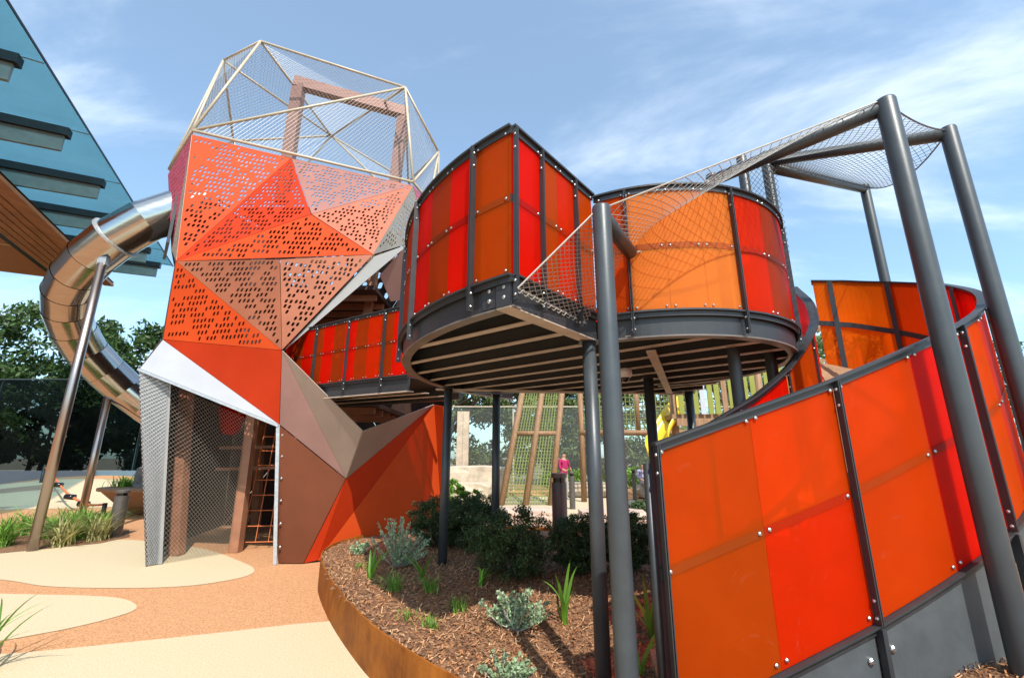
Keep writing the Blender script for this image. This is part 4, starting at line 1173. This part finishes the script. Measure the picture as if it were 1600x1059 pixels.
# ------------------------------------------------------------------ sandstone blocks
def rock(name, label, c, size, seed, m='sandstone', rz=0.0, rough=0.05, group=None, sub=5):
    g = random.Random(seed); mb = MB(); n = sub
    hx, hy, hz = (s_ / 2 for s_ in size)
    co, si = math.cos(rz), math.sin(rz); cache = {}
    fs = []
    def vid(i, j, k):
        key = (i, j, k)
        if key not in cache:
            u, v, w2 = (2 * q / n - 1 for q in key)
            # rounded box
            L_ = max(abs(u), abs(v), abs(w2)); l2 = math.sqrt(u * u + v * v + w2 * w2)
            f = 1 - 0.16 * (l2 / L_ - 1) / 0.732
            x, y, z = hx * u * f, hy * v * f, hz * w2 * f
            x += g.uniform(-rough, rough) * hx; y += g.uniform(-rough, rough) * hy; z += g.uniform(-rough, rough) * hz
            cache[key] = len(mb.v); mb.v.append((c[0] + x * co - y * si, c[1] + x * si + y * co, c[2] + hz + z))
        return cache[key]
    for a in range(n):
        for b2 in range(n):
            for kk in (0, n):
                q = [(a, b2), (a + 1, b2), (a + 1, b2 + 1), (a, b2 + 1)]
                if kk == 0: q = q[::-1]
                fs.append(tuple(vid(i, j, kk) for i, j in q))
                fs.append(tuple(vid(kk, i, j) for i, j in q))
                fs.append(tuple(vid(j, kk, i) for i, j in q))
    mb.f = fs
    return mb.build(name, m, None, label=label, cat='rock', group=group, smooth=False)
rock('sandstone_block', 'lower cream sandstone block left of the climbing net', (-1.6, 16.6, 0), (1.9, 1.0, 0.62), 1)
rock('sandstone_block', 'upper sandstone block set back above the lower cream one', (-1.35, 18.4, 0), (2.6, 1.2, 1.15), 2)
rock('sandstone_block', 'long low pinkish sandstone block behind the round shrubs', (-0.2, 10.4, 0), (2.6, 0.9, 0.40), 3, 'sandstone_pink', 0.1)
rock('sandstone_block', 'low pinkish sandstone block right of the near bollard', (2.1, 10.2, 0), (1.5, 0.9, 0.40), 4, 'sandstone_pink', -0.1)
rock('sandstone_block', 'small far sandstone block under the clear screen behind the tall bollard', (3.0, 18.4, 0), (2.6, 0.8, 0.55), 5)
rock('sandstone_block', 'far sandstone block below the yellow slide', (5.6, 17.8, 0), (2.0, 0.8, 0.5), 6)

# ------------------------------------------------------------------ timber climbing net and net bridge
cl = thing('climbing_net', 'leaning timber climbing frame filled with green rope net', 'climbing frame', (0.4, 15.5, 0))
def P3(x, z): return Vector((x, 15.2 + 0.28 * z, z))
for xb, xt in ((-0.35, 0.62), (0.42, 1.30), (1.22, 1.98)):
    MB().tube([P3(xb, -.05), P3(xt, 5.0)], 0.105, 10).build('pole', 'timber', cl, smooth=True)
for z in (2.25, 4.6):
    f = z / 5.0
    MB().tube([P3(-0.35 + .97 * f - .05, z), P3(1.22 + .76 * f + .05, z)], 0.085, 8).build('crossbar', 'timber', cl, smooth=True)
for (a0, a1), (b0, b1) in (((-0.35, 0.62), (0.42, 1.30)), ((0.42, 1.30), (1.22, 1.98))):
    m = MB(); net_quad(m, P3(a0, .05), P3(b0, .05), P3(b1, 4.95), P3(a1, 4.95), 8, 46, r=0.017, div=1, square=True); 
    m.build('net', 'net_green', cl)
nb2 = thing('net_bridge', 'raised timber net bridge between the climbing net and yellow slide', 'net bridge', (3.5, 16.2, 0))
for z in (2.3, 4.3):
    MB().tube([(2.4, 16.3, z), (6.6, 16.3, z)], 0.10, 8).build('pole', 'timber', nb2, smooth=True)
for x in (2.45, 4.45, 6.5):
    MB().tube([(x, 16.34, 0 if x > 6 or x < 2.6 else 2.3), (x, 16.34, 4.4)], 0.10, 8).build('post', 'timber', nb2, smooth=True)
m = MB(); net_quad(m, (2.5, 16.28, 2.3), (6.5, 16.28, 2.3), (6.5, 16.28, 4.3), (2.5, 16.28, 4.3), 26, 13, r=0.022, div=1, square=True); m.build('net', 'net_green', nb2)

# ------------------------------------------------------------------ yellow slide and lime play hut
ys = thing('yellow_slide', 'bright yellow curved open slide beyond the deck', 'slide', (5.0, 13.5, 0))
secs = []
cpts = catmull([(5.6, 14.6, 3.4), (4.9, 14.0, 2.9), (4.25, 13.6, 2.1), (4.3, 13.3, 1.2), (4.9, 13.0, 0.5), (5.7, 12.8, 0.3)], 6)
for i, p in enumerate(cpts):
    d = (cpts[min(i + 1, len(cpts) - 1)] - cpts[max(i - 1, 0)]).normalized()
    sx = d.cross(Vector((0, 0, 1))).normalized(); uy = sx.cross(d)
    outl = []
    for k in range(9): a = math.pi + math.pi * k / 8; outl.append(p + sx * math.cos(a) * .34 + uy * (math.sin(a) * .30))
    for k in range(9): a = 2 * math.pi - math.pi * k / 8; outl.append(p + sx * math.cos(a) * .30 + uy * (math.sin(a) * .26))
    secs.append(outl)
MB().sweep(secs).build('chute', 'yellow', ys, smooth=True)
MB().tube([(5.65, 14.6, 0), (5.65, 14.6, 3.3)], 0.08, 10).build('support_post', 'cream_paint', ys, smooth=True)
MB().tube([(5.0, 13.0, 0), (5.0, 13.0, 0.3)], 0.06, 10).build('support_post', 'cream_paint', ys, smooth=True)
hut = thing('play_hut', 'lime and yellow slatted play hut on timber posts beyond the ramp', 'play hut', (7.5, 13.6, 0))
for x, y in ((4.9, 13.9), (7.3, 13.4), (10.4, 13.4)):
    MB().tube([(x, y, 0), (x, y, 4.6)], 0.11, 10).build('post', 'timber', hut, smooth=True)
MB().box((7.6, 14.6, 2.62), (5.8, 2.2, 0.14)).build('floor', 'timber', hut)
MB().bar((4.8, 13.45, 2.45), (10.5, 13.45, 2.45), 0.08, 0.22).build('beam', 'timber', hut)
MB().bar((4.9, 13.5, 1.9), (7.3, 13.4, 2.5), 0.07, 0.07).build('brace', 'timber', hut)
for k in range(26):
    x = 4.95 + k * 0.215
    MB().box((x, 13.36 + .02 * (k % 2), 3.45), (0.15, 0.03, 1.55)).build('slat', ('lime', 'timber', 'lime', 'white_render', 'lime')[k % 5], hut)
MB().bar((4.8, 13.42, 4.28), (10.5, 13.42, 4.28), 0.06, 0.08).build('top_rail', 'timber', hut)
MB().tube([(5.2, 8.7, 4.05), (7.9, 9.2, 4.02)], 0.11, 14).build('cream_pipe', 'cream_paint', None, smooth=True, label='pale cream horizontal pipe showing between deck and ramp wall', cat='pipe')
MB().tube([(7.8, 9.18, 0), (7.8, 9.18, 3.93)], 0.10, 14).build('cream_post', 'cream_paint', None, smooth=True, label='pale cream post carrying the horizontal pipe', cat='post')

# ------------------------------------------------------------------ bollards
def bollard(label, loc, h, r, group='bollard lights'):
    t = thing('bollard', label, 'bollard', loc, group)
    x, y, z = loc
    MB().lathe((x, y, z - .05), [(r, 0), (r, h * .88 + .05)], 24).build('body', 'bollard', t, smooth=False)
    MB().lathe((x, y, z + h * .88 + .001), [(r * .8, 0), (r * .8, h * .06)], 24).build('lens', 'lens_black', t)
    MB().lathe((x, y, z + h * .94 + .002), [(r * 1.06, 0), (r * 1.06, h * .05), (r, h * .06)], 24).build('cap', 'bollard', t)
bollard('short grey bollard beside the grass clumps near the slide', (-7.56, 9.31, 0), 0.84, 0.115)
bollard('dark bollard among the round shrubs in the garden bed', (0.72, 7.3, 0.1), 1.12, 0.115)
bollard('tall pale grey bollard standing on the far paving', (1.77, 14.1, 0), 1.05, 0.085)
bollard('slim grey bollard half hidden behind the front pole', (4.35, 17.0, 0), 1.05, 0.07)

# ------------------------------------------------------------------ people
def person(label, loc, pose, cloth, legs, facing=0.0, hair='hair'):
    """one skinned body, with clothing as coloured faces of the same surface"""
    x, y, z = loc
    J, E_, rads = pose
    me = bpy.data.meshes.new('person')
    co, si = math.cos(facing), math.sin(facing)
    vs = [(x + a * co - b_ * si, y + a * si + b_ * co, z + c_) for a, b_, c_ in J]
    me.from_pydata(vs, E_, [])
    o = bpy.data.objects.new('person', me); COL.objects.link(o)
    md = o.modifiers.new('Skin', 'SKIN'); 
    for i, r_ in enumerate(rads):
        me.skin_vertices[0].data[i].radius = (r_, r_ * .8) if me.skin_vertices else (r_, r_)
    me.skin_vertices[0].data[0].use_root = True
    sd = o.modifiers.new('Sub', 'SUBSURF'); sd.levels = 2; sd.render_levels = 2
    dg = bpy.context.evaluated_depsgraph_get()
    m2 = bpy.data.meshes.new_from_object(o.evaluated_get(dg))
    o.modifiers.clear(); o.data = m2
    m2.materials.clear()
    for k in (cloth, legs, 'skin', hair): m2.materials.append(M[k])
    kinds = pose_kinds
    pts = [Vector(v) for v in vs]
    for p in m2.polygons:
        c = p.center; i = min(range(len(pts)), key=lambda q: (pts[q] - c).length)
        p.material_index = kinds[i]; p.use_smooth = True
        if kinds[i] == 2 and i == 5 and (c.z > pts[5].z - .03): p.material_index = 3
    o['label'] = label; o['category'] = 'person'
    return o
# joints: pelvis waist chest neck chin head, arms, legs
pose_kinds = [0, 0, 0, 2, 2, 2, 0, 0, 2, 2, 0, 0, 2, 2, 1, 1, 1, 1, 1, 1, 1, 1]
ED = [(0, 1), (1, 2), (2, 3), (3, 4), (4, 5), (2, 6), (6, 7), (7, 8), (8, 9), (2, 10), (10, 11), (11, 12), (12, 13), (0, 14), (14, 15), (15, 16), (16, 17), (0, 18), (18, 19), (19, 20), (20, 21)]
RD = [.125, .12, .14, .055, .075, .09, .06, .048, .035, .025, .06, .048, .035, .025, .085, .06, .042, .03, .085, .06, .042, .03]
stand = ([(0, 0, .88), (0, 0, 1.05), (0, 0, 1.28), (0, 0, 1.44), (0, -.02, 1.50), (0, -.01, 1.60), (.19, 0, 1.36), (.24, -.05, 1.10), (.12, -.24, 1.02), (.08, -.31, 1.04), (-.19, 0, 1.36), (-.24, -.06, 1.10), (-.14, -.25, 1.00), (-.09, -.32, 1.02), (.10, 0, .80), (.11, -.02, .46), (.11, .02, .09), (.11, -.13, .04), (-.10, 0, .80), (-.11, -.01, .46), (-.11, .03, .09), (-.11, -.12, .04)], ED, RD)
person('standing person in a bright pink top behind the leaning climbing net', (1.86, 17.0, 0), stand, 'pink_cloth', 'grey_cloth', 0.6)
sit = ([(0, 0, .52), (0, .02, .68), (0, -.02, .90), (0, -.05, 1.06), (0, -.07, 1.12), (0, -.06, 1.21), (.19, -.02, .98), (.24, -.12, .74), (.14, -.34, .62), (.10, -.42, .60), (-.19, -.02, .98), (-.24, -.12, .74), (-.14, -.34, .62), (-.10, -.42, .60), (.10, -.08, .53), (.12, -.46, .50), (.12, -.48, .12), (.12, -.60, .05), (-.10, -.08, .53), (-.12, -.46, .50), (-.12, -.48, .12), (-.12, -.60, .05)], ED, RD)
person('seated person in a lilac top on the far sandstone edge', (4.85, 17.7, 0.02), sit, 'lilac_cloth', 'grey_cloth', 0.2)
person('seated person with light blue top beside the yellow slide', (5.35, 17.7, 0.02), sit, 'blue_cloth', 'grey_cloth', -0.3)

# ------------------------------------------------------------------ plants
def blades(n, h, spread, seed, w_=0.012, seg=5, droop=0.5, base=0.05):
    g = random.Random(seed); V, F = [], []
    for i in range(n):
        a = g.uniform(0, 6.283); L_ = h * g.uniform(.55, 1.1); out_ = spread * g.uniform(.2, 1.0); dr = droop * g.uniform(.3, 1.2)
        bx, by = g.gauss(0, base), g.gauss(0, base)
        dx, dy = math.cos(a), math.sin(a); px, py = -dy, dx; k0 = len(V)
        for s_ in range(seg + 1):
            t = s_ / seg; r_ = out_ * t ** 1.5; z = L_ * (t - dr * .5 * t ** 2.6); ww = w_ * (1 - t ** 2.5) * .5 + .0006
            V.append((bx + dx * r_ + px * ww, by + dy * r_ + py * ww, z)); V.append((bx + dx * r_ - px * ww, by + dy * r_ - py * ww, z + ww * .4))
        for s_ in range(seg): q = k0 + s_ * 2; F.append((q, q + 1, q + 3, q + 2))
    return V, F
def place(name, me, label, cat, loc, rz=0, sc=1.0, group=None):
    o = bpy.data.objects.new(name, me); COL.objects.link(o)
    o.location = loc; o.rotation_euler = (0, 0, rz); o.scale = (sc, sc, sc)
    o['label'] = label; o['category'] = cat
    if group: o['group'] = group
    return o
# round dark shrubs
def shrub(label, x, y, r, h, seed, m='leaf_dark', leaf=0.026, n=240, per=75, group='rounded shrubs in the bed', name='round_shrub'):
    g = random.Random(seed); z = soil(x, y) if in_poly(x, y) else 0.0
    t = thing(name, label, 'shrub', (x, y, z), group)
    st = MB()
    for k in range(7):
        a = g.uniform(0, 6.28); st.tube([(x, y, z - .02), (x + math.cos(a) * r * .5, y + math.sin(a) * r * .5, z + h * g.uniform(.5, .8))], 0.012, 5, r2=.004)
    st.build('stem', 'bark', t)
    cs = []
    for k in range(n):
        d = Vector((g.gauss(0, 1), g.gauss(0, 1), g.gauss(0, 1))).normalized() * (g.random() ** .35)
        bump = 1 + 0.12 * math.sin(5 * d.x + seed) * math.cos(4 * d.y + seed)
        cs.append((x + d.x * r * bump, y + d.y * r * bump, z + h * .5 + d.z * h * .52 * bump))
    V, F = leaf_cloud(cs, r * .17, per, leaf, seed, 0.55)
    link('foliage', numpy_mesh('foliage', V, F, m), t)
shrub('big dark round shrub in the middle of the bed', 0.02, 4.95, 0.46, 0.62, 31)
shrub('dark round shrub directly behind the thin platform pole', 0.75, 5.15, 0.34, 0.56, 32)
shrub('dark round shrub between the front pole and the ramp end', 1.22, 5.3, 0.30, 0.60, 33)
shrub('dark shrub at the back of the bed by the tower wall', -0.98, 6.55, 0.40, 0.62, 34)
shrub('dark shrub with bright crown behind the left platform leg', -0.50, 6.3, 0.42, 0.66, 35)
shrub('small bright green shrub on top of the bed behind the left leg', -0.62, 6.9, 0.26, 0.75, 36, 'leaf_bright', 0.05, 60, 40)
shrub('small green shrub beside the lower sandstone block', -2.1, 15.4, 0.5, 0.75, 37, 'leaf_bright', 0.09, 50, 40, 'far shrubs')
shrub('green shrub left of the upper sandstone block', -3.0, 17.6, 0.55, 1.5, 38, 'leaf_bright', 0.10, 60, 40, 'far shrubs')
shrub('low green planting along the clear screen behind the tall bollard', 2.2, 20.2, 1.0, 1.0, 39, 'leaf_bright', 0.12, 60, 40, 'far shrubs')
shrub('low green planting along the clear screen left of the yellow slide', 5.1, 19.9, 1.2, 1.1, 40, 'leaf_bright', 0.12, 60, 40, 'far shrubs')
shrub('dark spiky bush under the yellow slide', 4.35, 12.9, 0.6, 0.85, 41, 'leaf_dark', 0.10, 60, 45, 'far shrubs')
shrub('dark low bush in the far bed behind the front pole', 3.2, 11.6, 0.7, 0.45, 42, 'leaf_dark', 0.08, 60, 45, 'far shrubs')
# silvery saltbush
def saltbush(label, x, y, r, h, seed, stems=26):
    g = random.Random(seed); z = soil(x, y)
    t = thing('saltbush', label, 'plant', (x, y, z), 'silvery saltbushes'); st = MB(); V, F = [], []
    cs = []
    for k in range(stems):
        a = g.uniform(0, 6.28); l = r * g.uniform(.3, 1.0); hh = h * g.uniform(.45, 1.0) * (1.15 - .5 * l / r)
        p1 = Vector((x + math.cos(a) * l, y + math.sin(a) * l, z + hh)); p0 = Vector((x + g.gauss(0, .02), y + g.gauss(0, .02), z - .01))
        pm = p0.lerp(p1, .5) + Vector((math.cos(a) * .02, math.sin(a) * .02, -.01))
        st.tube([p0, pm, p1], 0.004, 4, cap=False)
        for q in range(9): cs.append(p0.lerp(p1, .3 + .7 * q / 8) + Vector((g.gauss(0, .008), g.gauss(0, .008), 0)))
    st.build('stem', 'dry_twig', t)
    V, F = leaf_cloud(cs, 0.022, 7, 0.026, seed, 0.8)
    link('foliage', numpy_mesh('foliage', V, F, 'leaf_silver'), t)
saltbush('silvery saltbush in the sun at the centre of the bed', 0.02, 3.78, 0.26, 0.30, 51, 34)
saltbush('tall silvery saltbush near the tower end of the bed', -1.25, 5.35, 0.40, 0.52, 52, 42)
saltbush('small silvery sprig at the corner of the rusty edging', -1.86, 6.1, 0.16, 0.22, 53, 12)
saltbush('half dry silvery plant close to the front edging', -0.03, 3.02, 0.17, 0.16, 54, 16)
# strappy green plants
for i, (x, y, h, n, lab) in enumerate(((-1.37, 4.85, 0.42, 5, 'young strap leaf plant closest to the edging corner'), (-0.85, 4.75, 0.36, 5, 'shaded strap leaf plant left of the thin leg'), (-0.28, 4.62, 0.30, 5, 'shaded strap leaf plant in front of the thin leg'),
        (-0.25, 5.35, 0.48, 5, 'strap leaf plant between the leg and big round shrub'), (0.40, 3.98, 0.52, 6, 'bright strap leaf plant left of the thin platform pole'), (1.02, 3.72, 0.44, 6, 'bright strap leaf plant right of the front pole'),
        (1.12, 3.05, 0.40, 5, 'strap leaf plant in the red light beside the ramp end'), (0.80, 3.30, 0.40, 4, 'strap leaf plant squeezed between the two poles'), (0.66, 2.75, 0.22, 3, 'short leaf shoot at the foot of the poles'))):
    V, F = blades(n, h, h * .75, 60 + i, 0.034, 7, 0.6, 0.012)
    place('strap_plant', numpy_mesh('strap_plant', V, F, 'leaf_strap'), lab, 'plant', (x, y, soil(x, y) - .01), 0, 1, 'strap leaf plants')
# small grass tufts in the bed
for i, (x, y, h, n, lab) in enumerate(((-0.58, 3.62, 0.13, 46, 'bright small grass tuft near the rusty edging'), (-0.78, 3.80, 0.10, 26, 'pale small tuft beside the bright one'), (-1.05, 4.45, 0.20, 70, 'shaded fine grass tuft left of the pair'), (-0.72, 4.42, 0.20, 70, 'shaded fine grass tuft right of the pair'), (-0.42, 3.98, 0.15, 50, 'low shaded tuft at the shadow edge'), (-1.62, 5.3, 0.10, 20, 'tiny green tuft near the edging corner'), (3.02, 2.45, 0.12, 30, 'small tuft in the mulch beside the outer pole'))):
    V, F = blades(n, h, h * .9, 80 + i, 0.006, 4, 0.8, 0.03)
    place('grass_tuft', numpy_mesh('grass_tuft', V, F, 'leaf_bright' if i in (0, 5, 6) else 'leaf_grass'), lab, 'grass', (x, y, soil(x, y) - .005), 0, 1, 'grass tufts in the bed')
# grass clumps beside the slide posts
flat('grass_bed_soil', [(-9.9, 7.35), (-8.0, 7.75), (-7.2, 8.6), (-7.25, 9.3), (-8.0, 10.2), (-9.6, 10.6), (-10.4, 9.4)], 0.004, 'mulch')
gl = [(-7.65, 8.35), (-7.95, 8.75), (-8.2, 9.2), (-7.85, 9.1), (-8.5, 9.8), (-8.6, 9.1), (-8.9, 9.9), (-8.15, 9.7), (-8.6, 8.3), (-9.0, 8.1), (-9.2, 8.8), (-7.55, 8.9), (-9.4, 9.5)]
where = ['closest to the bollard', 'behind the near post', 'between the two slide posts', 'left of the bollard', 'at the foot of the far post', 'in the middle of the bed', 'behind the far post', 'in front of the far post', 'left of the near post', 'at the left frame edge', 'behind the left clump', 'leaning onto the bollard', 'at the back of the bed']
for i, ((x, y), wtxt) in enumerate(zip(gl, where)):
    V, F = blades(120, 0.68, 0.66, 120 + i, 0.016, 6, 1.1, 0.07)
    place('grass_clump', numpy_mesh('grass_clump', V, F, 'leaf_straw' if i in (0, 11) else 'leaf_grass'), 'arching grass clump ' + wtxt, 'grass', (x, y, 0), 0, 1, 'grass clumps by the slide posts')
V, F = blades(30, 0.7, 0.75, 140, 0.018, 9, 0.9, 0.05)
place('grass_clump', numpy_mesh('grass_clump', V, F, 'leaf_grass'), 'sparse grass clump poking into the bottom corner of the frame', 'grass', (-3.72, 3.62, 0), 0, 1)

# ------------------------------------------------------------------ small far things at the left
dish = thing('raised_planter', 'raised timber planter with boulder and grass beside the tower entrance', 'planter', (-9.6, 13.2, 0))
MB().lathe((-9.6, 13.2, 0), [(0.5, 0.0), (0.95, 0.25), (1.35, 0.62)], 28).build('bowl', 'timber', dish)
MB().lathe((-9.6, 13.2, 0.622), [(1.42, 0), (1.42, 0.07)], 28).build('rim', 'timber', dish)
rock('boulder', 'grey boulder sitting in the raised timber planter', (-9.75, 13.0, 0.66), (0.85, 0.7, 0.55), 9, 'boulder', 0.3, 0.12)
for i, (x, y) in enumerate(((-10.45, 12.9), (-9.0, 12.7), (-8.75, 13.2))):
    V, F = blades(160, 0.42, 0.4, 150 + i, 0.02, 5, 1.0, 0.14)
    place('grass_clump', numpy_mesh('grass_clump', V, F, 'leaf_bright'), ['grass clump left of the boulder in the raised planter', 'grass clump right of the boulder in the raised planter', 'grass clump at the tower side of the raised planter'][i], 'grass', (x, y, 0.68))
rf = thing('rope_climber', 'small dark steel frame with orange climbing ropes far behind the planter', 'rope frame', (-15, 21, 0))
for a, b_ in (((-16.4, 21, 0.2), (-15.6, 21.4, 2.4)), ((-15.6, 22.0, 0.2), (-15.0, 22.2, 2.4)), ((-12.5, 21.4, .2), (-12.5, 21.6, 2.4)), ((-15.6, 21.4, 2.4), (-12.5, 21.6, 2.4)), ((-16.4, 21, .2), (-16.4, 21, -.05))):
    MB().bar(a, b_, 0.16, 0.12).build('bar', 'steel', rf)
m = MB(); net_quad(m, (-16.2, 21.1, .3), (-12.5, 21.4, .3), (-12.5, 21.6, 2.3), (-15.6, 21.4, 2.3), 6, 5, r=0.035, div=3, square=True); m.build('net', 'rope_orange', rf)
rp_ = thing('balance_rope', 'orange balance rope with dark grips lying over the far paving', 'rope', (-12.5, 12.6, 0))
rpts = catmull([(-17.2, 17.4, 1.10), (-15.2, 15.8, 0.80), (-13.2, 14.2, 0.45), (-11.4, 12.9, 0.25), (-10.3, 12.2, 0.30)], 6)
MB().tube(rpts, 0.03, 6).build('cord', 'rope_orange', rp_, smooth=True)
for i in (5, 9, 14, 18):
    MB().tube([rpts[i] - Vector((.12, .1, -.02)), rpts[i] + Vector((.12, -.05, 0))], 0.075, 8).build('grip', 'lens_black', rp_, smooth=True)
MB().tube([(-17.2, 17.4, 0), (-17.2, 17.4, 1.15)], 0.05, 8).build('peg', 'steel', rp_, smooth=True)
MB().tube([(-10.3, 12.2, 0), (-10.3, 12.2, .34)], 0.05, 8).build('peg', 'steel', rp_, smooth=True)
